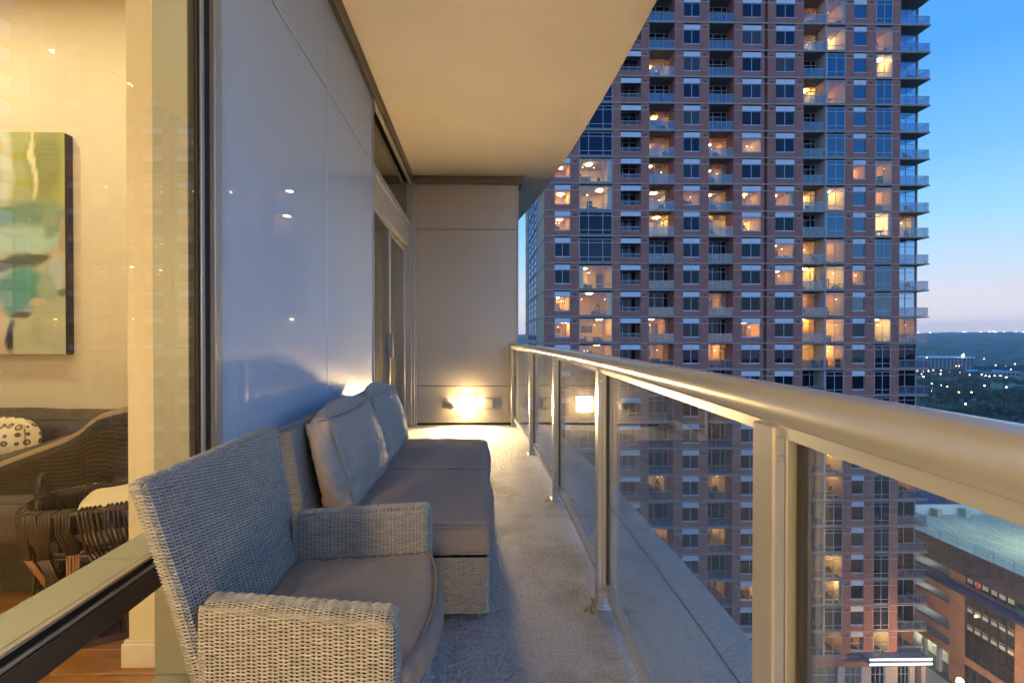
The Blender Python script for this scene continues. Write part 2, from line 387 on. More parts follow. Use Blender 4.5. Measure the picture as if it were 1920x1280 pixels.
# window transom: a box member at knee height
zt = on_x(304.8, 1030.4, WX).z; zb = on_x(320, 1084.3, WX).z; xb = WX - .145
WY0 = -2.6
tr = MB(); tr.cbox(xb, WX - .022, WY0, y_w1 + .003, zt - .10, zt, .003); tr.build('transom', M['frame_in'], apt)
MB().cbox(WX - .02, WX + .004, WY0, y_w1, zb, zt - .035, .003).build('transom_face', M['frame_out'], apt)
MB().cbox(WX - .019, WX + .002, WY0, y_w1, zt - .032, zt - .022, .002).build('bead', M['alu'], apt)
MB().box(WX - .02, WX - .004, WY0, y_w1, zt - .021, zt - .006).build('gasket', M['gasket'], apt)
MB().cbox(WX - .019, WX - .001, WY0, y_w1, zt - .005, zt + .003, .002).build('bead', M['alu'], apt)
bt = MB(); bt.cbox(xb, WX, WY0, y_w1 + .003, 0.0, .055, .003); bt.build('bottom_frame', M['frame_in'], apt)
MB().box(WX - .018, WX - .012, WY0, y_w1, zt + .003, PT).build('window_pane', M['pane'], apt)
MB().box(WX - .018, WX - .012, WY0, y_w1, .055, zb).build('window_pane', M['pane'], apt)
# fascia under the slab
MB().cbox(WX - .02, -.873, WY0, YF - .03, CEIL - .104, CEIL - .002, .003).build('fascia', M['fascia'], apt)
MB().box(WX - .02, -.882, WY0, YF - .03, CEIL - .118, CEIL - .104).build('gasket', M['gasket'], apt)
MB().cbox(WX - .02, -.889, y_d, YF - .03, CEIL - .135, CEIL - .118, .002).build('bead', M['alu'], apt)
# sliding door with a transom light over it
zh = on_x(700, 306, WX).z; zd = on_x(700, 373, WX).z
YE = YF - .11
dr = []
MB().cbox(WX - .12, WX + .010, y_d + .013, YE, zh - .07, zh, .004).build('door_header', M['alu'], apt)
MB().cbox(WX - .11, WX - .010, y_d + .013, YE, zd, zh - .071, .004).build('door_track', M['alu'], apt)
MB().box(WX - .05, WX - .044, y_d + .013, YE, zh + .001, PT).build('transom_pane', M['door_dark'] if 'door_dark' in M else dark_glass('transom_glass', (.035, .028, .02), .05), apt)
MB().cbox(WX - .12, WX + .014, YE, YF - .001, 0, PT, .004).build('door_jamb', M['alu'], apt)
MB().cbox(WX + .015, WX + .045, YF - .05, YF - .001, 0, PT, .004).build('jamb_trim', M['alu'], apt)
y_m = yb(735)
def leaf(y0, y1, x):
    d = MB(); s = .055
    d.cbox(x - .035, x, y0, y0 + s, .04, zd - .002, .003); d.cbox(x - .035, x, y1 - s, y1, .04, zd - .002, .003)
    d.cbox(x - .034, x - .001, y0 + s, y1 - s, .04, .13, .003); d.cbox(x - .034, x - .001, y0 + s, y1 - s, zd - .06, zd - .002, .003)
    o = d.build('sliding_door', M['alu'], apt)
    MB().box(x - .02, x - .014, y0 + s, y1 - s, .13, zd - .06).build('door_pane', glass('door_glass', (.75, .72, .62), 1.5, boost=.01), o)
    return o
l1 = leaf(y_d + .014, y_m + .04, WX - .02); l2 = leaf(y_m, YE - .002, WX - .062)
MB().cbox(WX - .018, WX + .012, y_m - .01, y_m + .012, .95, 1.2, .004).build('handle', M['alu'], l1)
cu = MB(); cy = np.linspace(y_d + .02, YE, 90); cv = []
for i, y in enumerate(cy): cv += [(WX - .2 + .025 * math.sin(y * 38), y, .02), (WX - .2 + .025 * math.sin(y * 38), y, zd + .5)]
cu.add(cv, [(2 * i, 2 * i + 2, 2 * i + 3, 2 * i + 1) for i in range(len(cy) - 1)])
tag(cu.build('curtain', M['curtain'], smooth=True), 'beige curtain hanging closed behind the sliding door glass', 'curtain')

# ---- end walls of panelled metal, with the wall lamps
def end_wall(Y, s, lab):
    t = thing('end_wall', (-.2, Y, 0), lab, 'wall')
    xl, xr = -.868, on_y(972, 600, YF).x
    za, zb_ = on_y(870, 430, YF).z, on_y(870, 723, YF).z
    k = -1 if s > 0 else 1
    def slab(name, x0, x1, z0, z1, d0, d1, m, c=.003):
        a, b = sorted((Y - s * d0, Y - s * d1)); return MB().cbox(x0, x1, a, b, z0, z1, c).build(name, m, t)
    for (z0, z1) in ((.035, zb_ - .004), (zb_ + .004, za - .003), (za + .003, CEIL - .107)):
        slab('panel', xl + .03, xr - .022, z0, z1, -.03, .0, M['panel'])
    slab('core', xl, xr - .002, 0.0, CEIL - .002, -.25, -.031, M['joint'])
    slab('edge_trim', xr - .02, xr, .0, CEIL - .107, -.251, .004, M['panel'])
    slab('edge_trim', xl, xl + .027, .0, CEIL - .107, -.028, .004, M['panel'])
    slab('fascia', xl, xr + .045, CEIL - .104, CEIL - .002, -.255, .028, M['fascia'])
    return t
end_wall(YF, 1, 'beige panelled end wall with a lit square lamp low down, at the far end')
end_wall(YN, -1, 'beige panelled end wall with an added square lamp, behind the viewpoint')
def wall_lamp(x, z, Y, s, lab):
    t = thing('wall_lamp', (x, Y, z), lab, 'wall lamp'); h = .098
    a, b = sorted((Y - s * .001, Y - s * .022)); MB().cbox(x - h - .006, x + h + .006, a, b, z - h - .006, z + h + .006, .004).build('back_plate', M['lampbody'], t)
    a, b = sorted((Y - s * .023, Y - s * .075)); MB().cbox(x - h, x + h, a, b, z - h, z + h, .006).build('shade', M['lamp_glass' if s > 0 else 'lamp_side_fill'], t)
    MB().box(x - h + .006, x + h - .006, min(Y - s * .076, Y - s * .079), max(Y - s * .076, Y - s * .079), z - h + .006, z + h - .006).build('lens', M['lamp_front' if s > 0 else 'lamp_front_fill'], t)
    MB().box(x - h + .012, x + h - .012, (a + .022 if s < 0 else a + .004), (b - .022 if s > 0 else b - .004), z - h - .004, z - h - .001).build('diffuser', M['lamp_down'], t)
p = on_y(876.5, 756, YF)
wall_lamp(p.x, p.z, YF, 1, 'lit square wall lamp glowing low on the far end wall')
wall_lamp(p.x, p.z, YN, -1, 'added unseen square wall lamp low on the wall behind the viewpoint')  # unseen second lamp, added as dim warm fill from behind the camera
p = on_y(916.5, 756, YF)
t = thing('outlet_box', (p.x, YF, p.z), 'square beige outlet cover right of the lit wall lamp', 'outlet')
MB().cbox(p.x - .072, p.x + .072, YF - .02, YF - .001, p.z - .072, p.z + .072, .006).build('cover', M['plate'], t)
MB().cbox(p.x - .055, p.x + .055, YF - .028, YF - .0205, p.z - .055, p.z + .055, .004).build('flap', M['plate'], t)
p = on_y(843, 758, YF)
t = thing('floodlight', (p.x, YF, p.z), 'small beige cylindrical fitting left of the lit wall lamp', 'wall fitting')
b_ = MB(); b_.tube([(p.x - .085, YF - .07, p.z + .01), (p.x - .04, YF - .075, p.z + .005), (p.x + .045, YF - .085, p.z - .005)], [.045, .047, .05], 14); b_.build('barrel', M['plate'], t, smooth=False)
b_ = MB(); b_.tube([(p.x + .0455, YF - .085, p.z - .005), (p.x + .075, YF - .088, p.z - .008)], [.044, .036], 14); b_.build('lens', mat('frosted_lens', (.8, .75, .62), .15), t)
b_ = MB(); b_.tube([(p.x - .05, YF - .001, p.z + .05), (p.x - .05, YF - .05, p.z + .05), (p.x - .045, YF - .07, p.z + .03)], .012, 8); b_.tube([(p.x - .05, YF - .001, p.z + .05), (p.x - .05, YF - .012, p.z + .05)], .035, 14); b_.build('bracket', M['lampbody'], t)

# ---- railing
rl = thing('balcony_railing', (.5, 3, 0), 'curved glass balcony railing with thick bronze handrail and slim posts', 'railing')
def raX(y): return arc(.516, y)
rys = np.linspace(YN + .02, YF - .035, 60)
hr = MB(); hv = []; n = 20
prof = [(.033 * math.cos(t), .0315 * math.sin(t)) for t in np.linspace(0, 2 * math.pi, n, endpoint=False)]
for y in rys:
    for (a, b) in prof: hv.append((raX(y) + .020 + a, y, 1.050 + b))
fs = [(i * n + j, i * n + (j + 1) % n, (i + 1) * n + (j + 1) % n, (i + 1) * n + j) for i in range(len(rys) - 1) for j in range(n)]
hr.add(hv, fs + [tuple(range(n)), tuple((len(rys) - 1) * n + j for j in range(n))]); hr.build('handrail', M['rail'], rl, smooth=True)
ur = MB(); uv = []
for y in rys:
    x = raX(y) + .020
    uv += [(x - .013, y, 1.004), (x + .013, y, 1.004), (x + .013, y, 1.022), (x - .013, y, 1.022)]
ur.add(uv, [(i * 4 + j, i * 4 + (j + 1) % 4, i * 4 + 4 + (j + 1) % 4, i * 4 + 4 + j) for i in range(len(rys) - 1) for j in range(4)] + [(0, 1, 2, 3)]); ur.build('rail_channel', M['rail'], rl)
posts = [-.6, .70] + [on_z(px, py, 0).y for px, py in ((1114, 1134), (1035, 936), (991, 850), (957, 799.5))]
posts[-1] = YF - .07
for i, y in enumerate(posts):
    x = raX(y); q = MB()
    q.cbox(x, x + .020, y - .027, y + .027, .004, 1.018, .003); q.cbox(x + .0205, x + .048, y - .0265, y + .0265, .004, 1.018, .002); q.cbox(x + .0485, x + .057, y - .020, y + .020, .004, 1.018, .001)
    q.build('post', M['rail'], rl)
    q = MB(); q.cbox(x - .014, x + .064, y - .045, y + .045, .0005, .009, .002); bp_ = q.build('base_plate', M['rail'], rl)
    for dx, dy in ((-.004, -.036), (-.004, .036), (.054, -.036), (.054, .036)):
        q = MB(); q.tube([(x + dx, y + dy, .009), (x + dx, y + dy, .014)], .006, 8); q.build('bolt', M['lampbody'], bp_)
    for zz_ in (.06, .97):
        q = MB(); q.tube([(x + .010, y - .0272, zz_), (x + .010, y - .0295, zz_)], .0045, 8); q.build('screw', M['lampbody'], rl)
pp = [YN + .03] + posts
def strip(y0, y1, x0, x1, z0, z1, nseg=8):
    b = MB(); yy = np.linspace(y0, y1, nseg + 1); vs = []
    for y in yy:
        X = raX(y); vs += [(X + x0, y, z0), (X + x1, y, z0), (X + x1, y, z1), (X + x0, y, z1)]
    b.add(vs, [(i * 4 + j, i * 4 + (j + 1) % 4, i * 4 + 4 + (j + 1) % 4, i * 4 + 4 + j) for i in range(nseg) for j in range(4)] + [(0, 1, 2, 3), (nseg * 4, nseg * 4 + 1, nseg * 4 + 2, nseg * 4 + 3)]); return b
for a, b in zip(pp[:-1], pp[1:]):
    y0, y1 = a + .028, b - .028
    if y1 - y0 < .1: continue
    strip(y0, y1, .028, .058, .075, .108, 1).build('bottom_rail', M['rail'], rl)
    strip(y0 + .006, y1 - .006, .041, .047, .109, 1.006, 1).build('glass_panel', M['rail_glass'], rl)
    for yy in (y0 + .002, y1 - .012):
        MB().box(raX(yy) + .036, raX(yy) + .052, yy, yy + .009, .109, 1.006).build('edge_gasket', M['joint'], rl)
# leaf debris swept against two post feet
M['leaf'] = mat('dry_leaf', (.25, .14, .04), .8, var=.4, vscale=60)
for k, y in enumerate(posts[2:4]):
    b = MB()
    for i in range(40):
        c = Vector((raX(y) - .03 + rng.normal(0, .018), y - .045 + rng.normal(0, .016), .003 + abs(rng.normal(0, .006)))); a = rng.uniform(0, 6.28); s_ = .008
        d1 = Vector((math.cos(a), math.sin(a), rng.uniform(-.5, .5))) * s_; d2 = Vector((-math.sin(a), math.cos(a), rng.uniform(-.5, .5))) * s_ * .4
        b.add([c - d1, c + d2, c + d1, c - d2], [(0, 1, 2, 3)])
    b.build('leaf_litter', M['leaf'], kind='stuff')

# ================================================================= armchair
ch = thing('wicker_armchair', (-.4, 1.22, 0), 'grey wicker armchair with taupe seat cushion, nearest to the viewpoint', 'armchair')
def put_weave(parent, patches, m, **kw):
    V, Fq = join_np([weave(S, a, b, **kw) for (S, a, b) in patches])
    return obj('weave', np_mesh('weave', V, Fq, m), parent, kind='stuff')
AZ, YC = .60, 1.215
def splay(P, N=None):
    P = np.array(P, float); k = (.262 + (P[..., 0] + .60) / .435 * .072) / .334; P[..., 1] = YC + (P[..., 1] - YC) * k; return P, N
def arm(y0, y1):
    x0, x1 = -.585, -.165
    b = MB(); b.cbox(x0, x1 - .006, y0 + .006, y1 - .006, .05, AZ - .006, .018); b.v = [tuple(p) for p in splay(b.v)[0]]; o = b.build('arm', M['strand_back'], ch)
    lo, hi = (x0 - .2, y0, -.2), (x1, y1, AZ); r = .022
    pts = [(x0, y0), (x1, y0), (x1, y1), (x0, y1)]
    put_weave(o, [loop_patch(lo, hi, r, pts, .05, AZ, splay), top_patch((x0, y0, 0), (x1, y1, AZ), r, splay, 'x')], M['strand'])
    return o
arm(YC - .334, YC - .262); arm(YC + .266, YC + .334)
def lean(P, N):
    P = np.array(P, float); z = P[..., 2]; P[..., 0] -= .235 * np.maximum(z - .42, 0) - .10 * np.minimum(z - .42, 0) * -1 * -1 * 0 + .05 * np.minimum(z - .42, 0)
    hw = np.interp(z, [0, .45, .60, .86], [.262, .262, .270, .302]); P[..., 1] = YC + (P[..., 1] - YC) * hw / .30; return P, N
bx0, bx1, by0, by1, bz = -.606, -.567, YC - .30, YC + .30, .862
zz = np.linspace(.06, bz - .012, 9); b = MB(); vs = []; e_ = .011
for z in zz: vs += [(bx0 + e_, by0 + e_, z), (bx1 - e_, by0 + e_, z), (bx1 - e_, by1 - e_, z), (bx0 + e_, by1 - e_, z)]
b.add([tuple(p) for p in lean(vs, None)[0]], [(i * 4 + j, i * 4 + (j + 1) % 4, i * 4 + 4 + (j + 1) % 4, i * 4 + 4 + j) for i in range(8) for j in range(4)] + [(0, 1, 2, 3), (32, 33, 34, 35)])
bk = b.build('backrest', M['strand_back'], ch)
lo, hi = (bx0, by0, -.3), (bx1, by1, bz)
put_weave(bk, [loop_patch(lo, hi, .018, [(bx0, by1), (bx0, by0), (bx1, by0), (bx1, by1), (bx0 + .001, by1)], .06, bz, lean), top_patch((bx0, by0, 0), (bx1, by1, bz), .018, lean, 'y')], M['strand'], a=.021)
# seat base with a woven front
b = MB(); b.cbox(-.57, -.176, .965, 1.466, .05, .355, .01); b.v = [tuple(p) for p in splay(b.v)[0]]; sb = b.build('seat_base', M['strand_back'], ch)
put_weave(sb, [loop_patch((-.6, .9, -.3), (-.165, 1.56, .37), .012, [(-.166, YC - .262), (-.166, YC + .262)], .05, .36)], M['strand'])
V, Fq = cushion_np((.425, .545, .10), r=.030, puff=.018, n=44, wr=.0052, seed=3, bow=.045)
V = V + np.array((-.165 - .425 / 2 + .005, YC, .408)); V = splay(V)[0]; cu_o = obj('seat_cushion', np_mesh('seat_cushion', V, Fq, M['cushion']), ch)
def bowline(z, ins=0):
    P = []; x0, x1 = -.165 - .425 + .005, -.16; y0, y1 = YC - .2725, YC + .2725
    for t in np.linspace(-1, 1, 25): P.append((x1 + .045 * (1 - t * t) * .96 - .004 - .012 * abs(t) ** 8, YC + t * .267, z))
    for x in np.linspace(x1 - .02, x0 + .03, 12): P.append((x, y1 - .003, z))
    for t in np.linspace(.95, -.95, 9): P.append((x0 + .012, YC + t * .265, z))
    for x in np.linspace(x0 + .03, x1 - .02, 12): P.append((x, y0 + .003, z))
    return P
for z in (.455, .366):
    b = MB(); b.tube([tuple(p) for p in splay(bowline(z))[0]], .0055, 7, closed=True); b.build('piping', M['piping'], cu_o, smooth=True)
for x in (-.565, -.19):
    for y in (.95, 1.48):
        b = MB(); b.cbox(x - .02, x + .02, y - .02, y + .02, .001, .06, .003); b.build('leg', M['foot'], ch)

# ================================================================= sofa
SY0, SYM, SY1 = 1.838, 2.628, 3.42
sf = thing('wicker_sofa', (-.4, 2.6, 0), 'long armless wicker sofa with taupe seat and back cushions against the wall', 'sofa')
b = MB(); b.cbox(-.84, .026, SY0 + .008, SY1 - .005, .035, .255, .012); sbase = b.build('base', M['strand_back'], sf)
lo, hi = (-.86, SY0, -.3), (.035, SY1, .285)
put_weave(sbase, [loop_patch(lo, hi, .02, [(-.60, SY0), (.035, SY0), (.035, SY1)], .035, .262)], M['strand_sofa'], a=.021, p=.0041, wd=.0038)
def leans(P, N):
    P = P.copy(); P[..., 0] -= .16 * np.maximum(P[..., 2] - .3, 0); return P, N
b = MB(); b.cbox(-.75, -.69, SY0 + .005, SY1 - .005, .035, .775, .012); b.v = [tuple(p) for p in leans(np.array(b.v), None)[0]]
sback = b.build('backrest', M['strand_back'], sf)
lo, hi = (-.757, SY0, -.3), (-.683, SY1, .782)
put_weave(sback, [loop_patch(lo, hi, .02, [(-.757, SY0), (-.683, SY0), (-.683, SY1)], .25, .782, leans), top_patch((-.757, SY0, 0), (-.683, SY1, .782), .02, leans, 'y')], M['strand_sofa'], a=.024, p=.0042, wd=.0040)
for (y0, y1, sd) in ((SY0 - .006, SYM - .002, 11), (SYM + .002, SY1, 12)):
    V, Fq = cushion_np((.80, y1 - y0, .142), r=.040, puff=.016, n=40, wr=.003, seed=sd)
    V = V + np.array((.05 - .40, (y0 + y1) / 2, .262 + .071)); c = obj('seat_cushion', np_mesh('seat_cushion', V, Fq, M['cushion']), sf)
    for z in (.384, .279):
        b = MB(); b.tube([(-.34, y0 + .004, z)] + [(.02, y0 + .004, z), (.038, y0 + .010, z), (.047, y0 + .03, z)] + [(.0475, y, z) for y in np.linspace(y0 + .05, y1 - .05, 8)] + [(.038, y1 - .01, z), (.0, y1 - .003, z)], .0035, 6); b.build('seam', M['cushion'], c, smooth=True)
for (y0, y1, sd) in ((1.93, 2.665, 21), (2.66, 3.385, 29)):
    V, Fq = cushion_np((.135, y1 - y0 - .01, .43), r=.046, puff=.070, n=60, wr=.011, seed=sd)
    th = R(-15); ca, sa = math.cos(th), math.sin(th)
    k = (V[:, 2] / .22).clip(-1, 1)
    V[:, 0] *= 1 + .12 * (-k); V[:, 2] += -.022 * (1 - np.abs(V[:, 1] / .37) ** 2) * (k > 0) * k
    V = np.stack([V[:, 0] * ca + V[:, 2] * sa, V[:, 1], -V[:, 0] * sa + V[:, 2] * ca], -1) + np.array((-.645, (y0 + y1) / 2, .603))
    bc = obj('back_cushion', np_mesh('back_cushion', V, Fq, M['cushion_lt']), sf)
    for xs in (-1, 1):
        hy, hz, r_ = (y1 - y0 - .01) / 2 - .011, .215 - .011, .035; pts = []
        for cy_, cz_, a0 in ((hy - r_, hz - r_, 0), (-hy + r_, hz - r_, math.pi / 2), (-hy + r_, -hz + r_, math.pi), (hy - r_, -hz + r_, 1.5 * math.pi)):
            for a in np.linspace(a0, a0 + math.pi / 2, 5): pts.append((xs * (.0675 - .0115), cy_ + r_ * math.cos(a), cz_ + r_ * math.sin(a)))
            if cy_ != 0:
                nx = {0: (-1, 1), 1: (-1, -1), 2: (1, -1), 3: (1, 1)}[int(round(a0 / (math.pi / 2)))]
        full = []
        for i in range(len(pts)):
            p0, p1 = np.array(pts[i]), np.array(pts[(i + 1) % len(pts)]); m_ = max(1, int(np.linalg.norm(p1 - p0) / .05))
            for q_ in range(m_): full.append(p0 + (p1 - p0) * q_ / m_)
        A = np.array(full); k = (A[:, 2] / .22).clip(-1, 1); A[:, 0] *= 1 + .12 * (-k); A[:, 2] += -.022 * (1 - np.abs(A[:, 1] / .37) ** 2) * (k > 0) * k
        A = np.stack([A[:, 0] * ca + A[:, 2] * sa, A[:, 1], -A[:, 0] * sa + A[:, 2] * ca], -1) + np.array((-.645, (y0 + y1) / 2, .603))
        b = MB(); b.tube([tuple(p) for p in A], .0034, 6, closed=True); b.build('seam', M['cushion'], bc, smooth=True)
for x in (-.78, -.06):
    for y in (SY0 + .08, SY1 - .08): MB().cbox(x - .05, x + .04, y - .03, y + .03, .001, .034, .003).build('foot', M['foot'], sf)

# ================================================================= the lit room behind the window
RW = 2.92; RC = CEIL
b = MB(); b.box(-6.2, WX - .16, WY0, RW + .2, -.06, -.006); rf = b.build('room_floor', M['joint'], kind='structure')
pl = []
wd_ = .125
for i in range(16):
    y0 = .95 + i * wd_
    b = MB(); b.cbox(-2.6, WX - .165, y0 + .0012, y0 + wd_ - .0012, -.006, 0, .0015); o = b.build('floorboard', M['wood'], rf); pl.append(o)
b = MB(); b.box(-6.2, -2.601, WY0, RW, -.006, -.001); b.box(-2.6, WX - .165, WY0, .95, -.006, -.001); b.box(-2.6, WX - .165, 2.951, RW + .1, -.006, -.001); b.build('floorboards_beyond', M['wood'], rf, kind='stuff')
MB().box(-6.2, WX - .16, RW, RW + .12, 0, RC).build('room_wall', M['wall_in'], kind='structure')
MB().box(-6.32, -6.2, WY0, RW, 0, RC).build('room_side_wall', M['wall_in'], kind='structure')
MB().box(-6.2, WX - .04, WY0 - .12, WY0, 0, RC).build('room_back_wall', M['wall_in'], kind='structure')
MB().box(-6.2, WX - .022, WY0, RW, RC, RC + .05).build('room_ceiling', M['ceil_in'], kind='structure')
MB().box(WX - .12, WX - .072, 1.8, RW, 0, RC).build('room_inner_wall', M['wall_in'], kind='structure')
pc = on_z(227, 1247, 0); PY = pc.y
pxl = on_y(240, 1000, PY).x
pil = thing('pillar', (pxl + .1, PY, 0), 'cream painted wall end with white baseboard just inside the window', 'pillar')
MB().cbox(pxl, WX - .157, PY, PY + .22, 0, RC, .003).build('shaft', M['wall_in'], pil)
bb = MB(); bb.cbox(pxl - .016, WX - .158, PY - .016, PY - .0005, 0.0005, .085, .003); bb.cbox(pxl - .016, pxl - .0005, PY, PY + .22, .0005, .085, .003); bb.cbox(pxl - .010, WX - .158, PY - .010, PY - .0005, .0855, .096, .002)
bb.build('baseboard', M['trim_in'], pil)
k = 0
for (x, y, lab) in ((-3.1, 2.1, 'round lit ceiling downlight in front of the painting wall'), (-1.75, -.35, 'round lit ceiling downlight near the big window'), (-3.4, -.2, 'round lit ceiling downlight over the middle of the room'), (-1.9, 1.95, 'round lit ceiling downlight above the indoor sofa')):
    t = thing('downlight', (x, y, RC), lab, 'ceiling light', 'downlights in the living room')
    b = MB(); b.tube([(x, y, RC - .012), (x, y, RC - .001)], .075, 20); b.build('trim_ring', M['trim_in'], t)
    b = MB(); b.tube([(x, y, RC - .016), (x, y, RC - .0125)], .06, 20); b.build('bulb', M['downlight'], t)

# the bedroom behind the sliding door
for nm, bx in (('bedroom_floor', (-3.6, WX - .15, RW + .13, YF + .2, -.06, -.002)), ('bedroom_ceiling', (-3.6, WX - .08, RW + .13, YF + .2, RC, RC + .05)), ('bedroom_wall', (-3.7, -3.601, RW + .13, YF + .2, 0, RC)), ('bedroom_end_wall', (-3.6, -.87, YF + .003, YF + .2, 0, RC - .001))):
    MB().box(*bx).build(nm, M['wall_in'], kind='structure')

# painting: abstract patches, print on canvas
yp = RW - .062
xr = on_y(122, 450, yp).x; ztp = on_y(60, 248, yp).z; zbt = on_y(60, 664, yp).z
W_, H_ = 1.25, ztp - zbt
pt = thing('painting', (xr - W_ / 2, RW, (ztp + zbt) / 2), 'abstract canvas of teal, cream and olive patches on the cream wall', 'painting')
MB().cbox(xr - W_, xr, yp + .002, RW - .001, zbt, ztp, .004).build('stretcher', M['canvas_edge'], pt)
sc_ = H_ / (664 - 248)
def vis(px, py): return (W_ - (122 - px) * sc_, (664 - py) * sc_)
blobs = [  # centre px, radii px, colour, softness
    (60, 300, 200, 130, (.40, .42, .12), .9), (0, 320, 26, 110, (.62, .66, .48), .5), (-40, 330, 40, 120, (.45, .5, .42), .6), (2, 275, 8, 14, (.66, .52, .26), .5), (88, 310, 34, 70, (.24, .27, .09), .6),
    (63, 305, 5, 80, (.72, .70, .42), .3), (60, 410, 120, 32, (.20, .30, .20), .5), (15, 415, 60, 22, (.16, .30, .26), .7), (40, 448, 90, 26, (.42, .60, .50), .6), (95, 425, 16, 22, (.22, .33, .22), .6),
    (117, 440, 9, 36, (.42, .36, .27), .4), (112, 478, 22, 5, (.60, .46, .30), .5), (20, 492, 52, 12, (.10, .125, .08), .45), (70, 482, 26, 9, (.11, .13, .085), .5), (-20, 500, 40, 12, (.10, .12, .08), .5),
    (40, 545, 44, 42, (.11, .30, .27), .4), (10, 560, 40, 30, (.12, .30, .31), .5), (55, 530, 28, 28, (.10, .33, .26), .6), (107, 510, 15, 28, (.48, .56, .58), .25), (112, 545, 18, 6, (.13, .17, .12), .5), (88, 540, 18, 26, (.32, .42, .32), .5),
    (72, 568, 14, 8, (.56, .52, .36), .5), (80, 620, 60, 46, (.50, .54, .36), .5), (100, 640, 40, 30, (.46, .48, .36), .6), (-5, 625, 22, 60, (.64, .52, .34), .5), (22, 632, 9, 36, (.03, .03, .015), .3), (38, 588, 20, 5, (.12, .12, .07), .5), (60, 660, 40, 12, (.55, .55, .38), .5),
    (-90, 420, 60, 80, (.10, .28, .30), .5), (-120, 560, 70, 70, (.52, .5, .3), .5), (-150, 330, 60, 70, (.3, .36, .2), .5)]
NX, NY = 96, 112; gx = np.linspace(0, W_, NX + 1); gy = np.linspace(0, H_, NY + 1)
X_, Y_ = np.meshgrid(gx, gy, indexing='ij'); col = np.zeros((NX + 1, NY + 1, 3)) + (.44, .47, .34)
dn = np.array([[noise.noise(Vector((x * 7, y * 7, 0))) + .5 * noise.noise(Vector((x * 22, y * 9, 2))) for y in gy] for x in gx])
dn2 = np.array([[noise.noise(Vector((x * 6, y * 6, 9))) + .5 * noise.noise(Vector((x * 9, y * 30, 5))) for y in gy] for x in gx])
for (cx, cy, rx, ry, c_, so) in blobs:
    ux, uy = vis(cx, cy); d = np.sqrt(((X_ + dn * .03 - ux) / (rx * sc_)) ** 2 + ((Y_ + dn2 * .03 - uy) / (ry * sc_)) ** 2)
    al = np.clip((1 + so * .5 - d) / (so * .9 + .05), 0, 1)[..., None]; col = col * (1 - al) + np.array(c_) * al
col *= (1 + .10 * dn2[..., None])
me = np_mesh('canvas', np.stack([xr - W_ + X_, np.full_like(X_, yp), zbt + Y_], -1), [(i * (NY + 1) + j, (i + 1) * (NY + 1) + j, (i + 1) * (NY + 1) + j + 1, i * (NY + 1) + j + 1) for i in range(NX) for j in range(NY)], [])
ca_ = me.color_attributes.new('paint', 'FLOAT_COLOR', 'POINT'); ca_.data.foreach_set('color', np.concatenate([np.clip(col, 0, 1).reshape(-1, 3), np.ones(((NX + 1) * (NY + 1), 1))], 1).astype(np.float32).ravel())
m = bpy.data.materials.new('painted_canvas'); t_, b_, o_ = nodes(m); a_ = t_.nodes.new('ShaderNodeAttribute'); a_.attribute_name = 'paint'; t_.links.new(a_.outputs['Color'], b_.inputs['Base Color']); b_.inputs['Roughness'].default_value = .6
me.materials.append(m); obj('canvas', me, pt)

# indoor sofa, seen over its woven near side
sy = 2.02
so = thing('indoor_sofa', (-2.4, 2.3, 0), 'brown woven sofa with sweeping padded arm, inside behind the window', 'sofa')
crest = [(-40, 890), (0, 874), (60, 852), (110, 833), (140, 818), (160, 800), (178, 788), (205, 780), (240, 772), (300, 764)]
cp = [on_y(px, py, sy) for px, py in crest]
b = MB()
vs = []; n_ = len(cp)
for yy in (sy + .02, sy + .10):
    for p in cp: vs += [(p.x, yy, .03), (p.x, yy, p.z)]
fs = []
for i in range(n_ - 1):
    a0 = 2 * i; fs += [(a0, a0 + 2, a0 + 3, a0 + 1), (2 * n_ + a0, 2 * n_ + a0 + 1, 2 * n_ + a0 + 3, 2 * n_ + a0 + 2), (a0 + 1, a0 + 3, 2 * n_ + a0 + 3, 2 * n_ + a0 + 1)]
b.add(vs, fs); side = b.build('side', M['strand_back'], so)
cxs = np.array([p.x for p in cp]); czs = np.array([p.z for p in cp])
xl_, xr_ = cxs[0], cxs[-1]
def S_side(u, v):
    x = xl_ + u; top = np.interp(x, cxs, czs) - .02; P = np.stack([x, np.full_like(x, sy + .015), .03 + v * (top - .03)], -1); N = np.zeros_like(P); N[..., 1] = -1; return P, N
def S_side2(u, v): return S_side(u, v / .75)
V, Fq = weave(S_side2, xr_ - xl_, .75, a=.030, p=.0105, wd=.010, amp=.003, t=.0015)
obj('weave', np_mesh('weave', V, Fq, M['strand_dark']), side, kind='stuff')
b = MB(); b.tube([(p.x, sy + .055, p.z - .005) for p in cp], .030, 12); b.build('arm_roll', M['fabric_trim'], so, smooth=True)
x0s = xl_; pb = on_y(0, 765, 2.7)
V, Fq = cushion_np((1.35, .26, .62), r=.08, puff=.03, n=24, wr=.004, seed=41); V = V + np.array((on_y(212, 760, 2.68).x - .675, 2.72, pb.z - .34)); obj('back_cushion', np_mesh('back_cushion', V, Fq, M['fabric_dark']), so)
V, Fq = cushion_np((1.5, .8, .2), r=.06, puff=.02, n=20, wr=.003, seed=42); V = V + np.array((-2.35, 2.35, .36)); obj('seat_cushion', np_mesh('seat_cushion', V, Fq, M['fabric_dark']), so)
ca2 = [on_y(px, py, 2.2) for px, py in ((-30, 868), (40, 850), (90, 836), (125, 822), (143, 812))]
b = MB(); b.tube([(p.x, 2.2, p.z - .03) for p in ca2], [.045, .05, .05, .045, .03], 12); b.build('bolster', M['fabric_dark'], so, smooth=True)
MB().box(-3.0, -1.25, 2.86, 2.90, .1, on_y(240, 768, 2.86).z).build('back_frame', M['fabric_dark'], so)
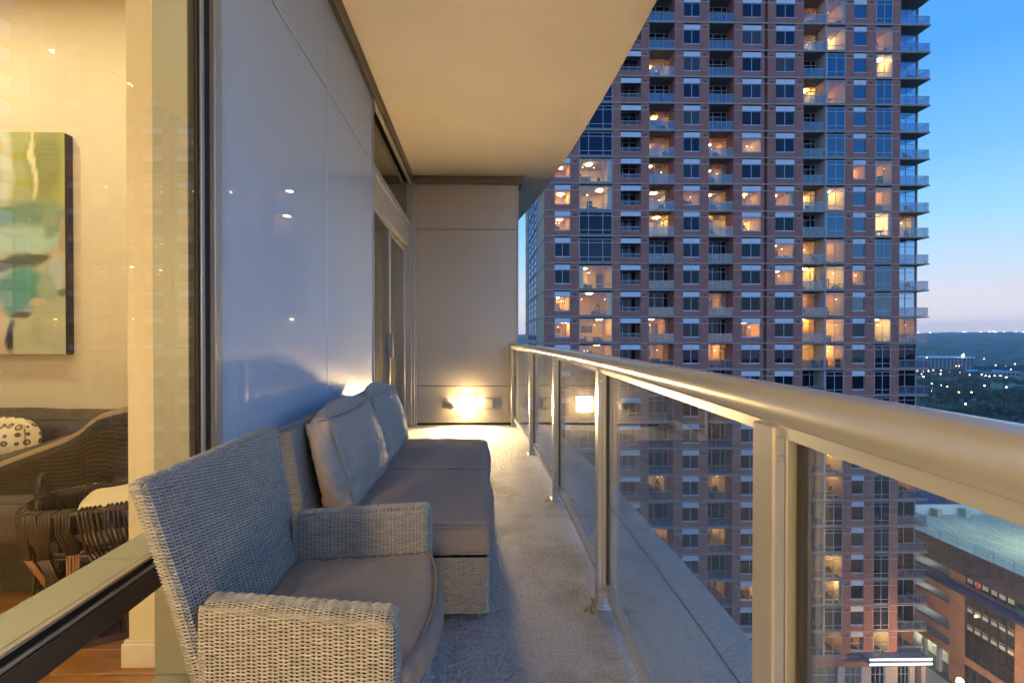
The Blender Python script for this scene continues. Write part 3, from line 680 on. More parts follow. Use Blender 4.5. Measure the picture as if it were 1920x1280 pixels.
# patterned pillow
pm = bpy.data.materials.new('ring_print_fabric'); t_, b_, o_ = nodes(pm); tcn = t_.nodes.new('ShaderNodeTexCoord'); vo = t_.nodes.new('ShaderNodeTexVoronoi'); vo.inputs['Scale'].default_value = 24; vo.inputs['Randomness'].default_value = .15
t_.links.new(tcn.outputs['Object'], vo.inputs['Vector']); rr_ = t_.nodes.new('ShaderNodeValToRGB'); rr_.color_ramp.interpolation = 'CONSTANT'
e = rr_.color_ramp.elements; e[0].position = 0; e[0].color = (.45, .36, .18, 1); e[1].position = .22; e[1].color = (.14, .10, .06, 1); q = e.new(.40); q.color = (.74, .64, .42, 1)
t_.links.new(vo.outputs['Distance'], rr_.inputs[0]); t_.links.new(rr_.outputs[0], b_.inputs['Base Color']); b_.inputs['Roughness'].default_value = .9
V, Fq = cushion_np((.34, .08, .18), r=.035, puff=.04, n=22, wr=.003, seed=50); th = R(-12)
V = np.stack([V[:, 0] * math.cos(th) + V[:, 2] * math.sin(th) * .3, V[:, 1], V[:, 2] + V[:, 0] * .12], -1); pc_ = on_y(2, 828, 2.42)
tag(obj('pillow', np_mesh('pillow', V, Fq, pm), None, (pc_.x, 2.42, pc_.z)), 'cream pillow printed with brown rings on the indoor sofa', 'pillow')

# rattan basket
A0 = on_z(30, 985, .52); A1 = on_z(300, 938, .52); dv = (A1 - A0).normalized(); pv = Vector((-dv.y, dv.x, 0))
L_, Wd = .95, .36
bs = thing('rattan_basket', (A0.x + .3, A0.y + .2, 0), 'dark rattan basket of bundled canes with a loop handle, inside the window', 'basket')
def rim(t, k=1.0):      # rounded rectangle by superellipse
    c, s_ = math.cos(t), math.sin(t); e = 2 / 3.2
    x = math.copysign(abs(c) ** e, c) * L_ / 2 * k; y = math.copysign(abs(s_) ** e, s_) * Wd / 2 * k
    return A0 + dv * (x + L_ / 2) + pv * (y + Wd / 2)
def rim_z(t, k, z): p = rim(t, k); return Vector((p.x, p.y, z))
ts = np.linspace(0, 2 * math.pi, 64, endpoint=False)
b = MB(); b.tube([rim_z(t, 1, .52) for t in ts], .013, 8, closed=True); b.build('rim', M['rattan'], bs, smooth=True)
for z in (.365, .21):
    b = MB()
    for dz in (-.008, .008): b.tube([rim_z(t, .95 - (.42 - z) * .15, z + dz) for t in ts], .0065, 6, closed=True)
    b.build('hoop', M['rattan'], bs, smooth=True)
b = MB(); b.prism([(rim(t, .8).x, rim(t, .8).y) for t in ts], .005, .03); b.build('bottom', M['rattan'], bs)
nb = 34; nst = 5
for g in range(nb):
    if 6 <= g <= 9 and False: continue
    t0 = 2 * math.pi * g / nb; bb = MB(); bl = MB()
    for i in range(nst):
        t = t0 + (i - 2) * .030 + rng.normal(0, .004)
        sh = .10 * math.sin(g * 1.7)
        out1 = 1.02
        pth = [rim_z(t, .93, .44), rim_z(t, .975, .525), rim_z(t, 1.0, .5385), rim_z(t, 1.045, .525), rim_z(t + sh * .2, 1.04, .46), rim_z(t + sh * .6, .975 + (.05 if g % 2 else -.02), .37), rim_z(t + sh, .95, .29), rim_z(t + sh * 1.3, .90 + (-.02 if g % 2 else .06), .21), rim_z(t + sh * 1.5, .84, .10), rim_z(t + sh * 1.5, .8, .03)]
        bb.tube(pth[:6], .0047, 5); bl.tube(pth[5:7] + pth[7:], .0047, 5)
        bb.add([], [])
    bb.build('cane_bundle', M['rattan'], bs, smooth=True)
    bl.build('cane_bundle', M['rattan_lt'] if g % 3 == 1 else M['rattan'], bs, smooth=True)
hp = []
for a in np.linspace(0, math.pi, 14): hp.append(rim_z(math.pi, 1, .50) + Vector((0, 0, .135 * math.sin(a))) + pv * (-.10 * math.cos(a)) - dv * (-.04))
b = MB(); b.tube(hp, .009, 8)
for i in range(40):
    a = math.pi * (i + .5) / 40; c_ = rim_z(math.pi, 1, .50) + Vector((0, 0, .135 * math.sin(a))) + pv * (-.10 * math.cos(a)) + dv * .04
    tg = (Vector((0, 0, .135 * math.cos(a))) + pv * (.10 * math.sin(a))).normalized(); u_ = dv; v_ = tg.cross(u_)
    b.tube([c_ + (u_ * math.cos(q) + v_ * math.sin(q)) * .0105 + tg * (q / 6.28 * .006) for q in np.linspace(0, 2 * math.pi, 10)], .003, 4)
b.build('handle', M['rattan'], bs, smooth=True)
V, Fq = cushion_np((.56, .27, .16), r=.05, puff=.02, n=22, wr=.006, seed=60)
ang = math.atan2(dv.y, dv.x); V = np.stack([V[:, 0] * math.cos(ang) - V[:, 1] * math.sin(ang), V[:, 0] * math.sin(ang) + V[:, 1] * math.cos(ang), V[:, 2]], -1)
cpos = A0 + dv * .43 + pv * (Wd / 2)
tag(obj('folded_blanket', np_mesh('folded_blanket', V, Fq, M['blanket']), None, (cpos.x, cpos.y, .452)), 'folded cream blanket lying in the rattan basket', 'blanket')

# unseen floor lamp left of the view, added to warm the balcony ceiling
t = thing('fill_floor_lamp', (-1.55, -.6, 0), 'added unseen floor lamp with round shade inside by the window', 'floor lamp')
b = MB(); b.tube([(-1.55, -.6, 0.001), (-1.55, -.6, .02)], .14, 20); b.tube([(-1.55, -.6, .02), (-1.55, -.6, 1.25)], .012, 8); b.build('stand', M['lampbody'], t)
b = MB(); b.tube([(-1.55, -.6, 1.26 + .15 * (1 - math.cos(a))) for a in np.linspace(.25, math.pi - .25, 9)], [.15 * math.sin(a) for a in np.linspace(.25, math.pi - .25, 9)], 18); b.build('lamp_shade', M['fill_floor_lamp'], t, smooth=True)
HAZE = .0002
# ================================================================= the brick tower across the street
DT = 52.0; GZ = -41.0
T = {}
T['brick'] = mat('tower_brick', (.29, .118, .088), .85, var=.16, vscale=.9, bump=.25, bscale=14, bdist=.03, detail=8)
T['stone'] = mat('pale_cast_stone', (.38, .34, .31), .8, var=.08, vscale=.7)
T['slab'] = mat('tower_concrete', (.29, .25, .215), .85, var=.08, vscale=.6)
T['white'] = mat('white_window_panel', (.50, .53, .58), .5, var=.04, vscale=2)
T['frame'] = mat('grey_window_frame', (.36, .39, .44), .45, metal=.2)
T['rail'] = mat('tower_grey_rail', (.30, .33, .38), .45, metal=.3)
T['side'] = mat('tower_side_render', (.40, .31, .21), .8, var=.1, vscale=.4)
T['dark'] = dark_glass('tower_dark_glass', (.004, .005, .008), 0.0, (.45, .66, 1))
T['blue'] = dark_glass('tower_blue_glass', (.005, .010, .018), .10, (.36, .66, 1))
T['corner'] = glass('tower_corner_glass', (.58, .80, .93), 1.5, boost=.05)
T['clear'] = glass('tower_clear_glass', (.92, .92, .90), 1.45)
T['railglass'] = glass('tower_balcony_glass', (.62, .72, .84), 1.5, boost=.03)
T['recess'] = mat('dark_core', (.03, .028, .026), .9)
ROOMW = [mat('room_cream', (.70, .48, .20), .9), mat('room_pale', (.74, .57, .31), .9), mat('room_amber', (.60, .36, .13), .9)]
LAMPS = [emit('room_lamp_warm', (1, .62, .20), 68), emit('room_lamp_pale', (1, .68, .28), 70), emit('room_lamp_dim', (1, .58, .20), 26), emit('room_lamp_bright', (1, .76, .42), 150)]
FURN = mat('room_furniture', (.07, .05, .04), .8); CURT = mat('room_curtain', (.6, .52, .36), .9)
BULB = emit('bare_bulb', (1, .80, .5), 5)

bands = [43.7 - 50.6 * i for i in (4, 3, 2, 1)] + [43.7, 95, 145, 195, 246, 296, 345.5, 396, 443.5, 494, 544, 594, 643, 692.5, 742, 791.5, 841, 890, 939, 988, 1037.5, 1087.5, 1136.5, 1185, 1233]
BZ = [on_y(1400, y, DT).z for y in bands]
OFF = 4        # photo floor k lies between BZ[k+OFF-... ]: floor k (b_k .. b_k+1) with b0 = -7
def fl_idx(k): return k + 3
def TX(px): return on_y(px, 250, DT).x
cols = [('window', 1040.3, 1069.7), ('bay3', 1086.4, 1148.2), ('loggia', 1164.2, 1202.2), ('balcony', 1217.5, 1264.8), ('window', 1281.7, 1313), ('balcony', 1329.7, 1375.7),
        ('window', 1391.7, 1428), ('window', 1454.5, 1490.5), ('balcony', 1506.3, 1547.3), ('bay2', 1550.3, 1584), ('window1', 1600.5, 1624.5), ('bay2', 1642, 1672.3), ('corner', 1688, 1743)]
lit = {0: {6: 'd', 7: 'y', 8: 'd', 11: 'y', 12: 'a'}, 1: {6: 'p', 7: 'p', 10: 'y', 11: 'a', 12: 'y', 13: 'd', 15: 'd'},
       3: {2: 'p', 4: 'd', 5: 'y', 6: 'd', 7: 'p', 8: 'p', 12: 'a', 13: 'd', 18: 'p', 20: 'y'}, 4: {7: 'd'}, 5: {5: 'y', 6: 'd', 7: 'd', 8: 'p', 11: 'd', 13: 'a', 18: 'p', 20: 'p', 22: 'y'},
       6: {5: 'p', 7: 'd', 8: 'y', 12: 'a', 22: 'y'}, 7: {7: 'd', 9: 'd', 10: 'd'}, 8: {0: 'y', 1: 'p', 3: 'y', 7: 'p', 9: 'y', 10: 'p', 11: 'd', 12: 'a', 13: 'y', 17: 'p', 18: 'y', 21: 'y', 22: 'p'},
       9: {0: 'd', 1: 'p', 3: 'd', 7: 'p', 9: 'd', 10: 'p', 11: 'd', 12: 'y', 13: 'y', 17: 'p', 18: 'd', 21: 'p', 22: 'p', 24: 'd'}, 10: {6: 'd', 10: 'd', 24: 'a'},
       11: {1: 'd', 2: 'p', 6: 'd', 7: 'd', 8: 'b', 12: 'p', 24: 'p'}, 12: {8: 'p', 12: 'd', 18: 'a', 24: 'd'}}
tw = thing('brick_tower', (TX(1370), DT, GZ), 'tall red brick apartment tower across the street with many lit windows at dusk', 'building')
xL, xR = TX(1024.5), TX(1743.5)
edges = [(TX(a), TX(b)) for _, a, b in cols]
ZT, ZB = BZ[0], BZ[-1]
# piers
pr = [xL] + [e for ab in edges for e in ab] + [xR]
for i in range(0, len(pr), 2):
    a, b = pr[i], pr[i + 1]
    if b - a < .25: continue
    if i == 14:   # the notch between two bays
        c = TX(1436); MB().box(a, c - .2, DT, DT + 1.7, ZB, ZT).build('brick_pier', T['brick'], tw); MB().box(c - .2, c + .2, DT + .45, DT + 1.7, ZB, ZT).build('brick_pier', T['brick'], tw)
        MB().box(c + .2, b, DT, DT + 1.7, ZB, ZT).build('brick_pier', T['brick'], tw)
    else: MB().box(a, b, DT, DT + 1.7, ZB, ZT).build('brick_pier', T['brick'], tw)
# slabs and string courses, one mesh shared by every floor
ms = MB()
ms.box(xL - .04, xR + .02, DT - .05, DT + 1.72, -.075, .075)
ms.box(xL - .05, xL - .041, DT - .05, DT + 24, -.08, .08)
slab_me = ms.mesh('floor_slab', T['slab'])
mc = MB()
for i in range(0, len(pr), 2):
    a, b = pr[i], pr[i + 1]
    if b - a > .25: mc.box(a, b, DT - .022, DT - .002, -.035, .035)
course_me = mc.mesh('stone_course', T['stone'])
mv = MB()
for i in (2, 6, 10, 14, 16, 20, 22):   # dark vent grilles on the piers
    a, b = pr[i], pr[i + 1]; x = b - .5 if i < 22 else a + .5
    mv.box(x - .14, x + .14, DT - .03, DT - .004, -.09, .05)
vent_me = mv.mesh('vent_grille', T['recess'])
for k, z in enumerate(BZ):
    obj('floor_slab', slab_me, tw, (0, 0, z))
    if k < len(BZ) - 1:
        h = z - BZ[k + 1]; obj('stone_course', course_me, tw, (0, 0, z - .245 * h), kind='stuff'); obj('vent_grille', vent_me, tw, (0, 0, z - .17 * h), kind='stuff')

def room_mesh(w_, h_, kind, seed, depth=3.0):
    r = random.Random(seed); b = MB(); x0, x1 = -w_ / 2, w_ / 2
    b.add([(x0, 0, 0), (x1, 0, 0), (x1, depth, 0), (x0, depth, 0), (x0, 0, h_), (x1, 0, h_), (x1, depth, h_), (x0, depth, h_)], [(3, 2, 6, 7), (0, 3, 7, 4), (1, 5, 6, 2), (4, 7, 6, 5)], 0)
    b.add([(x0, 0, .01), (x1, 0, .01), (x1, depth, .01), (x0, depth, .01)], [(0, 1, 2, 3)], 2)
    cx = r.uniform(-.25, .25) * w_; cy = r.uniform(.8, 2.4); b.box(cx - .3, cx + .3, cy - .3, cy + .3, h_ - .09, h_ - .02, 1)
    for q in range(r.choice((1, 2, 2))):           # hanging bulbs
        bx, by = r.uniform(-.4, .4) * w_, r.uniform(.5, 1.6); b.box(bx - .05, bx + .05, by - .05, by + .05, h_ * .72, h_ * .72 + .1, 4); b.box(bx - .008, bx + .008, by - .008, by + .008, h_ * .72 + .1, h_ - .02, 2)
    for q in range(r.randint(2, 4)):               # furniture: tables, sofas, cabinets
        fw, fh = r.uniform(.25, .9), r.choice((.35, .45, .75, .9, 1.3)); fx = r.uniform(x0 + fw / 2, x1 - fw / 2) if w_ > fw else 0; fy = r.uniform(.25, 2.2)
        fh = min(fh, h_ * .55)
        if r.random() < .5:
            b.box(fx - fw / 2, fx + fw / 2, fy, fy + .4, fh - .08, fh, 2)
            for lx in (-.45, .45): b.box(fx + lx * fw - .03, fx + lx * fw + .03, fy + .1, fy + .16, .02, fh - .081, 2)
            if r.random() < .6: b.box(fx - .12, fx + .12, fy + .1, fy + .3, fh + .001, fh + .3, 2)
        else: b.cbox(fx - fw / 2, fx + fw / 2, fy, fy + .4, .02, fh * .8, .05, 2)
    if r.random() < .7: b.box(-.25 * w_ + r.uniform(-.2, .2), r.uniform(.05, .2) * w_, depth - .05, depth - .01, h_ * .4, h_ * .72, 2)   # picture
    if r.random() < .4: s = r.choice((-1, 1)); b.box(min(s * w_ * .48, s * w_ * .25), max(s * w_ * .48, s * w_ * .25), depth - .4, depth - .02, 0.02, h_ * .8, 2)   # door recess
    if r.random() < .45: s = r.choice((-1, 1)); b.box(min(s * w_ * .5, s * w_ * .36), max(s * w_ * .5, s * w_ * .36), .05, .12, .02, h_ - .05, 3)
    wm = {'y': ROOMW[0], 'p': ROOMW[1], 'a': ROOMW[2], 'd': ROOMW[0], 'b': ROOMW[1]}[kind]; lm = {'y': LAMPS[0], 'p': LAMPS[1], 'a': LAMPS[0], 'd': LAMPS[2], 'b': LAMPS[3]}[kind]
    return b.mesh('lit_room', [wm, lm, FURN, CURT, BULB])

NF = len(BZ) - 1
mesh_cache = {}
def cached(key, fn):
    if key not in mesh_cache: mesh_cache[key] = fn()
    return mesh_cache[key]
def frame_grid(w_, h_, xs, zs_, t=.05, d=.09, sill=0):
    b = MB(); x0, x1 = -w_ / 2, w_ / 2
    for x in [x0 + t / 2] + [x0 + q * w_ for q in xs] + [x1 - t / 2]: b.box(x - t / 2, x + t / 2, 0, d, 0, h_)
    xx = [x0 + t / 2] + [x0 + q * w_ for q in xs] + [x1 - t / 2]
    for z in [t / 2] + [q * h_ for q in zs_] + [h_ - t / 2]:
        for a, c in zip(xx[:-1], xx[1:]): b.box(a + t / 2, c - t / 2, .005, d - .005, z - t / 2, z + t / 2)
    if sill: b.box(x0 - .06, x1 + .06, -.10, -.001, -.09, .0)
    return b.mesh('window_frame', T['frame'])
def pane_mesh(w_, h_, m): return MB().box(-w_ / 2, w_ / 2, -.006, .006, -h_ / 2, h_ / 2).mesh('pane', m)
T['dark2'] = dark_glass('tower_dark_glass_blind', (.022, .022, .024), 0.0, (.45, .66, 1)); T['dark3'] = dark_glass('tower_dark_glass_curtain', (.05, .046, .042), 0.0, (.45, .66, 1))
def glass_for(c, kk, is_lit):
    q = random.Random(c * 77 + kk * 13).random()
    return T['clear'] if is_lit else (T['blue'] if (c >= 9 and kk < 12) else T['dark' if q < .62 else ('dark2' if q < .86 else 'dark3')])

for c, ((ty, _, _), (a, b)) in enumerate(zip(cols, edges)):
    w_ = b - a; xc = (a + b) / 2
    for f in range(NF):
        zt_, zb_ = BZ[f], BZ[f + 1]; h = zt_ - zb_; kk = f - 3; L = lit.get(c, {}).get(kk)
        gm = glass_for(c, kk, bool(L)); seed = c * 100 + f
        if ty in ('window', 'window1'):
            z0, z1, zh_ = zb_ + .235 * h, zt_ - .24 * h, zt_ - .05 * h; H2 = .525 * 3.02
            fr = cached(('wf', c), lambda: frame_grid(w_, H2, [.5] if ty == 'window' else [], [], .055, .1, 1))
            wo = obj('window', fr, tw, (xc, DT + .10, z0))
            obj('brick_spandrel', cached(('bs', c), lambda: MB().box(-w_ / 2 + .001, w_ / 2 - .001, 0, .3, -.235 * 3.02 + .08, -.03).mesh('brick_spandrel', T['brick'])), wo, (0, -.07, 0))
            obj('header_panel', cached(('hp', c), lambda: MB().box(-w_ / 2 + .002, -.022, 0, .2, 0, .185 * 3.02).box(.022, w_ / 2 - .002, 0, .2, 0, .185 * 3.02).box(-.02, .02, .03, .2, 0, .185 * 3.02).mesh('header_panel', T['white'])), wo, (0, -.06, H2 + .01))
            if ty == 'window':
                pm_ = cached(('p', c, gm.name), lambda: pane_mesh(w_ / 2 - .09, H2 - .12, gm))
                for s in (-1, 1): obj('pane', pm_, wo, (s * w_ / 4, .05, H2 / 2))
            else: obj('pane', cached(('p', c, gm.name), lambda: pane_mesh(w_ - .1, H2 - .1, gm)), wo, (0, .05, H2 / 2))
            if L: obj('lit_room', room_mesh(w_ - .02, H2 + .5, L, seed), wo, (0, .22, -.4))
        elif ty in ('bay3', 'bay2'):
            H2 = .87 * 3.02; z0 = zb_ + .05 * h; xs = [.28, .715] if ty == 'bay3' else [.5]
            fr = cached(('bf', c), lambda: frame_grid(w_, H2, xs, [.205, .83], .05, .08))
            wo = obj('glazed_bay', fr, tw, (xc, DT - .01, z0))
            xs2 = [0] + xs + [1]; zs2 = [0, .205, .83, 1]
            for i in range(len(xs2) - 1):
                for j in range(3):
                    pw, ph = (xs2[i + 1] - xs2[i]) * w_ - .05, (zs2[j + 1] - zs2[j]) * H2 - .05
                    obj('pane', cached(('bp', c, i, j, gm.name), lambda: pane_mesh(pw, ph, gm)), wo, (-w_ / 2 + (xs2[i] + xs2[i + 1]) / 2 * w_, .045, (zs2[j] + zs2[j + 1]) / 2 * H2))
            if L: obj('lit_room', room_mesh(w_ - .02, H2 + .02, L, seed, 3.6), wo, (0, .10, 0))
        elif ty == 'loggia':
            wo = obj('loggia', cached(('lp', c), lambda: MB().box(-w_ / 2 + .001, w_ / 2 - .001, 0, .25, .11, .205 * 3.02).mesh('loggia', T['brick'])), tw, (xc, DT + .02, zb_))
            obj('header_panel', cached(('hp', c), lambda: MB().box(-w_ / 2 + .002, -.022, 0, .2, 0, .185 * 3.02).box(.022, w_ / 2 - .002, 0, .2, 0, .185 * 3.02).box(-.02, .02, .03, .2, 0, .185 * 3.02).mesh('header_panel', T['white'])), wo, (0, .02, 3.02 * .76))
            def lr():
                q = MB(); z0, z1 = .215 * 3.02, .36 * 3.02
                for z in (z0, z1): q.box(-w_ / 2 + .01, w_ / 2 - .01, .06, .11, z - .025, z + .025)
                for i in range(15):
                    x = -w_ / 2 + .05 + i * (w_ - .1) / 14; q.box(x - .012, x + .012, .075, .095, z0 + .025, z1 - .025)
                return q.mesh('railing', T['rail'])
            obj('railing', cached(('lr', c), lr), wo, (0, 0, 0))
            bw = cached(('lb', c), lambda: frame_grid(w_ - .02, 2.7, [.30, .62], [.80], .06, .06))
            bo = obj('door_frame', bw, wo, (0, 1.55, .12))
            obj('door_glass', cached(('lg', c), lambda: pane_mesh(w_ - .1, 2.6, T['dark'])), wo, (0, 1.60, 1.47))
        elif ty in ('balcony', 'corner'):
            side = 0; corner = ty == 'corner'
            def br():
                q = MB(); z0, z1 = .17, 1.08; xr_ = w_ / 2 + side
                for z in (z0, z1): q.box(-w_ / 2 + .01, xr_ - .01, .02, .06, z - .025, z + .025)
                n2 = int((w_ + side) / .16)
                for i in range(n2 + 1):
                    x = -w_ / 2 + .03 + i * (w_ + side - .06) / n2; t = .022 if i % 6 == 0 else .006; q.box(x - t, x + t, .028, .052, z0 + .025, z1 - .025)
                if corner:
                    for z in (z0, z1): q.box(xr_ - .05, xr_ - .01, .061, 1.6, z - .025, z + .025)
                    for i in range(14): y = .1 + i * .115; q.box(xr_ - .042, xr_ - .022, y - .008, y + .008, z0 + .025, z1 - .025)
                return q.mesh('balcony', T['rail'])
            wo = obj('balcony', cached(('br', c), br), tw, (xc, DT, zb_))
            obj('rail_panel', cached(('rg', c), lambda: MB().box(-w_ / 2 + .03, w_ / 2 + side - .03, -.004, .004, .2, 1.05).mesh('rail_panel', T['railglass'])), wo, (0, .066, 0))
            pass
            Hd = 2.78
            fr = cached(('bd', c), lambda: frame_grid(w_ - .02, Hd, [.42, .78] if not corner else [.3, .62], [.79], .07, .07))
            obj('door_frame', fr, wo, (0, 1.52, .115))
            g2 = T['clear'] if L else (T['corner'] if ty == 'corner' and kk < 13 else T['dark'])
            obj('door_glass', cached(('bg', c, g2.name), lambda: pane_mesh(w_ - .06, Hd - .04, g2)), wo, (0, 1.56, .115 + Hd / 2))
            if L: obj('lit_room', room_mesh(w_ - .02, Hd, L, seed, 3.4), wo, (0, 1.62, .115))
            r = random.Random(seed)
            if r.random() < .75:       # a chair, a table or plants left out on the balcony
                q = MB()
                for _ in range(r.choice((1, 2, 2))):
                    x = r.uniform(-.35, .35) * w_
                    if r.random() < .6:
                        q.box(x - .25, x + .25, .45, .95, .50, .55); q.box(x - .25, x + .25, .95, 1.0, .55, 1.0)
                        for lx in (-.22, .22):
                            for ly in (.48, .96): q.box(x + lx - .02, x + lx + .02, ly - .02, ly + .02, .115, .499)
                    else:
                        q.box(x - .16, x + .16, .5, .8, .115, .42)
                        for _i in range(14): v = Vector((x + r.gauss(0, .15), .65 + r.gauss(0, .12), .45 + abs(r.gauss(.25, .2)))); q.add([v, v + Vector((r.uniform(-.2, .2), .02, r.uniform(.05, .25))), v + Vector((r.uniform(-.2, .2), .1, .05))], [(0, 1, 2)])
                q.build('balcony_furniture', FURN, wo)
# corner column, side wall and core
MB().box(xR - .10, xR + .02, DT + 1.45, DT + 1.7, ZB, ZT).build('corner_post', T['stone'], tw)
MB().box(xR - .03, xR - .01, DT + 1.75, DT + 5.25, ZB, ZT).build('corner_pane', T['corner'], tw)
MB().box(TX(1548.2), TX(1549.9), DT + .02, DT + 1.7, ZB, ZT).build('corner_post', T['stone'], tw)
MB().box(xL + .3, xR - .02, DT + 5.3, DT + 24, GZ, ZT + .2).build('core', T['recess'], tw)
MB().box(xL + .3, xR - .02, DT, DT + 5.29, ZT + .12, ZT + .9).build('parapet', T['brick'], tw)
sd = MB(); sd.box(xL, xL + .28, DT + 1.72, DT + 24, ZB, ZT); sd.build('side_wall', T['side'], tw)
sdm = MB(); ya, yb_ = DT + 8.5, DT + 19
for i in range(4): y = ya + i * (yb_ - ya) / 3; sdm.box(-.09, -.005, y - .09, y + .09, .25, 2.9)
for z in (.25, 1.2, 2.1, 2.9): sdm.box(-.085, -.005, ya + .091, yb_ - .091, z - .05, z + .05)
sd_me = sdm.mesh('side_window', T['stone']); sg_me = MB().box(-.03, -.004, ya, yb_, .2, 2.95).mesh('pane', T['dark'])
for f in range(NF):
    so_ = obj('side_window', sd_me, tw, (xL, 0, BZ[f + 1])); obj('pane', sg_me, so_, (0, 0, 0))
# podium with shop fronts and a lit canopy
PZ = BZ[-1]
MB().box(xL, xR, DT + .01, DT + 5.2, PZ - 1.2, PZ - .115).build('podium_band', T['brick'], tw)
pz0 = GZ + .05
px_ = [1024.5, 1075, 1150, 1225, 1300, 1375, 1440, 1505, 1577, 1589, 1621, 1635, 1655, 1672, 1688]
for i, (a, b) in enumerate(((1024.5, 1040), (1100, 1115), (1190, 1205), (1270, 1285), (1350, 1365), (1440, 1455), (1495, 1508), (1577, 1590), (1621, 1640), (1665, 1690), (1712, 1722), (1735, 1743))):
    MB().box(TX(a), TX(b), DT + .02, DT + .8, pz0, PZ - 1.201).build('podium_pier', T['stone'], tw)
T['shop'] = dark_glass('shop_glass', (.10, .13, .10), .08)
for (a, b) in ((1040, 1100), (1115, 1190), (1205, 1270), (1285, 1350), (1365, 1440), (1455, 1495), (1508, 1577), (1590, 1621), (1640, 1665), (1690, 1712)):
    x0, x1 = TX(a), TX(b); hh = PZ - 1.201 - pz0
    so_ = obj('shop_window', frame_grid(x1 - x0, hh, [.35, .7], [.75], .07, .1), tw, ((x0 + x1) / 2, DT + .1, pz0)); obj('pane', pane_mesh(x1 - x0 - .1, hh - .1, T['shop'] if a in (1508, 1590) else T['dark']), so_, (0, .06, hh / 2))
MB().box(xL + .3, xR - .2, DT + .9, DT + 5.2, pz0, PZ - 1.21).build('podium_core', T['recess'], tw)
ca = on_y(1630, 1240, DT - 1.2); cb = on_y(1748, 1240, DT - 1.2)
MB().cbox(ca.x, cb.x, DT - 1.2, DT - .06, ca.z - .35, ca.z + .30, .03).build('canopy', mat('canopy_metal', (.16, .2, .3), .4, metal=.4), tw)
LED = emit('led_strip', (.75, .85, 1), 5)
for z in (.26, -.30): MB().box(ca.x + .03, cb.x - .03, DT - 1.27, DT - 1.205, ca.z + z - .09, ca.z + z + .09).build('led_strip', LED, tw)

# ================================================================= parking garage to the right
GX = 58.0
def zr(r): return CAMZ - GX * r
ga = thing('parking_garage', (GX, 58, GZ), 'brick parking garage with open lit roof deck and blue awning strip, right of the tower', 'parking garage')
G = {}
G['brick'] = mat('garage_brick', (.44, .235, .145), .85, var=.18, vscale=.8, bump=.3, bscale=10, bdist=.03)
G['dbrick'] = mat('garage_dark_brick', (.10, .085, .085), .85, var=.3, vscale=1.6)
G['deck'] = mat('deck_concrete', (.47, .46, .36), .85, var=.12, vscale=.35)
G['conc'] = mat('garage_concrete', (.50, .50, .48), .85, var=.1, vscale=.5)
G['navy'] = mat('navy_awning', (.02, .045, .13), .5)
G['line'] = mat('white_stall_paint', (.75, .75, .68), .7)
G['dkframe'] = mat('dark_metal_frame', (.03, .028, .03), .5)
ys_ = on_x(1788, 1070, GX).y; y0g, y1g = 38.0, 64.4
ztop = zr(.4377)
MB().box(GX, 150, y0g, y1g, ztop - .5, ztop - .06).build('roof_deck', G['deck'], ga)
lm_ = MB().box(-.06, .06, -2.6, 2.6, 0, .006).mesh('stall_line', G['line'])
for row, (yy, n0) in enumerate(((61.2, 26), (55, 26), (49, 18))):
    for i in range(n0):
        o = obj('stall_line', lm_, ga, (GX + 3 + i * 2.75 + row * .6, yy, ztop - .055)); o.rotation_euler = (0, 0, math.atan2(.39, 1) * (1 if row != 1 else -.5) * -1)
MB().cbox(GX - .12, GX + .2, y0g, y1g, zr(.489), ztop + .0, .03).build('parapet', G['dbrick'], ga)
MB().box(GX - .14, GX + .22, y0g, y1g, ztop + .001, ztop + .09).build('coping', G['conc'], ga)
q = MB()
for z in (.45, .8, 1.15): q.tube([(GX, y0g, ztop + z), (GX, y1g, ztop + z)], .022, 5)
for i in range(14): y = y0g + .4 + i * 1.98; q.tube([(GX, y, ztop + .09), (GX, y, ztop + 1.15)], .03, 5)
q.build('guard_rail', T['rail'], ga)
# open decks, beyond the pilaster
op = [(.489, .510), (.548, .566), (.600, .622), (.640, .655)]
prev = .489
for (r0, r1) in op:
    if r0 > prev: MB().box(GX, GX + .3, ys_ + .45, y1g, zr(r0), zr(prev)).build('deck_parapet', G['brick'] if prev > .5 else G['navy'], ga)
    MB().box(GX + .02, GX + 14, ys_ + .45, y1g, zr(r1) - .02, zr(r1)).build('deck_floor', G['conc'], ga)
    MB().box(GX + 3.4, GX + 3.6, ys_ + .45, y1g, zr(r1) + .001, zr(r0)).build('deck_wall', G['conc'], ga)
    prev = r1
MB().box(GX, GX + .3, ys_ + .45, y1g, zr(.672), zr(.655)).build('deck_parapet', G['brick'], ga)
MB().box(GX + .31, GX + 14, ys_ + .45, y1g, zr(.675), zr(.658)).build('deck_floor', G['conc'], ga)
MB().box(GX + 2.6, GX + 2.8, ys_ + .45, y1g, GZ, zr(.676)).build('deck_wall', mat('white_garage_wall', (.75, .73, .66), .8, var=.06, vscale=.4), ga)
FL = emit('fluorescent_tube', (1, .93, .70), 55); FLd = emit('fluorescent_tube_dim', (.95, .95, .9), 12)
for r0 in (.489, .548, .600): 
    for y in (59.2, 62.3): MB().box(GX + 1.2, GX + 1.4, y - .7, y + .7, zr(r0) - .12, zr(r0) - .04).build('tube_light', FLd, ga)
for y in (59, 61, 63): MB().box(GX + 1.0, GX + 1.25, y - .7, y + .7, zr(.675) - .12, zr(.675) - .04).build('tube_light', FL, ga)
for y in (ys_ + 1.9, ys_ + 3.8, ys_ + 5.6): MB().box(GX + .05, GX + .45, y - .2, y + .2, GZ, zr(.676)).build('column', G['conc'], ga)
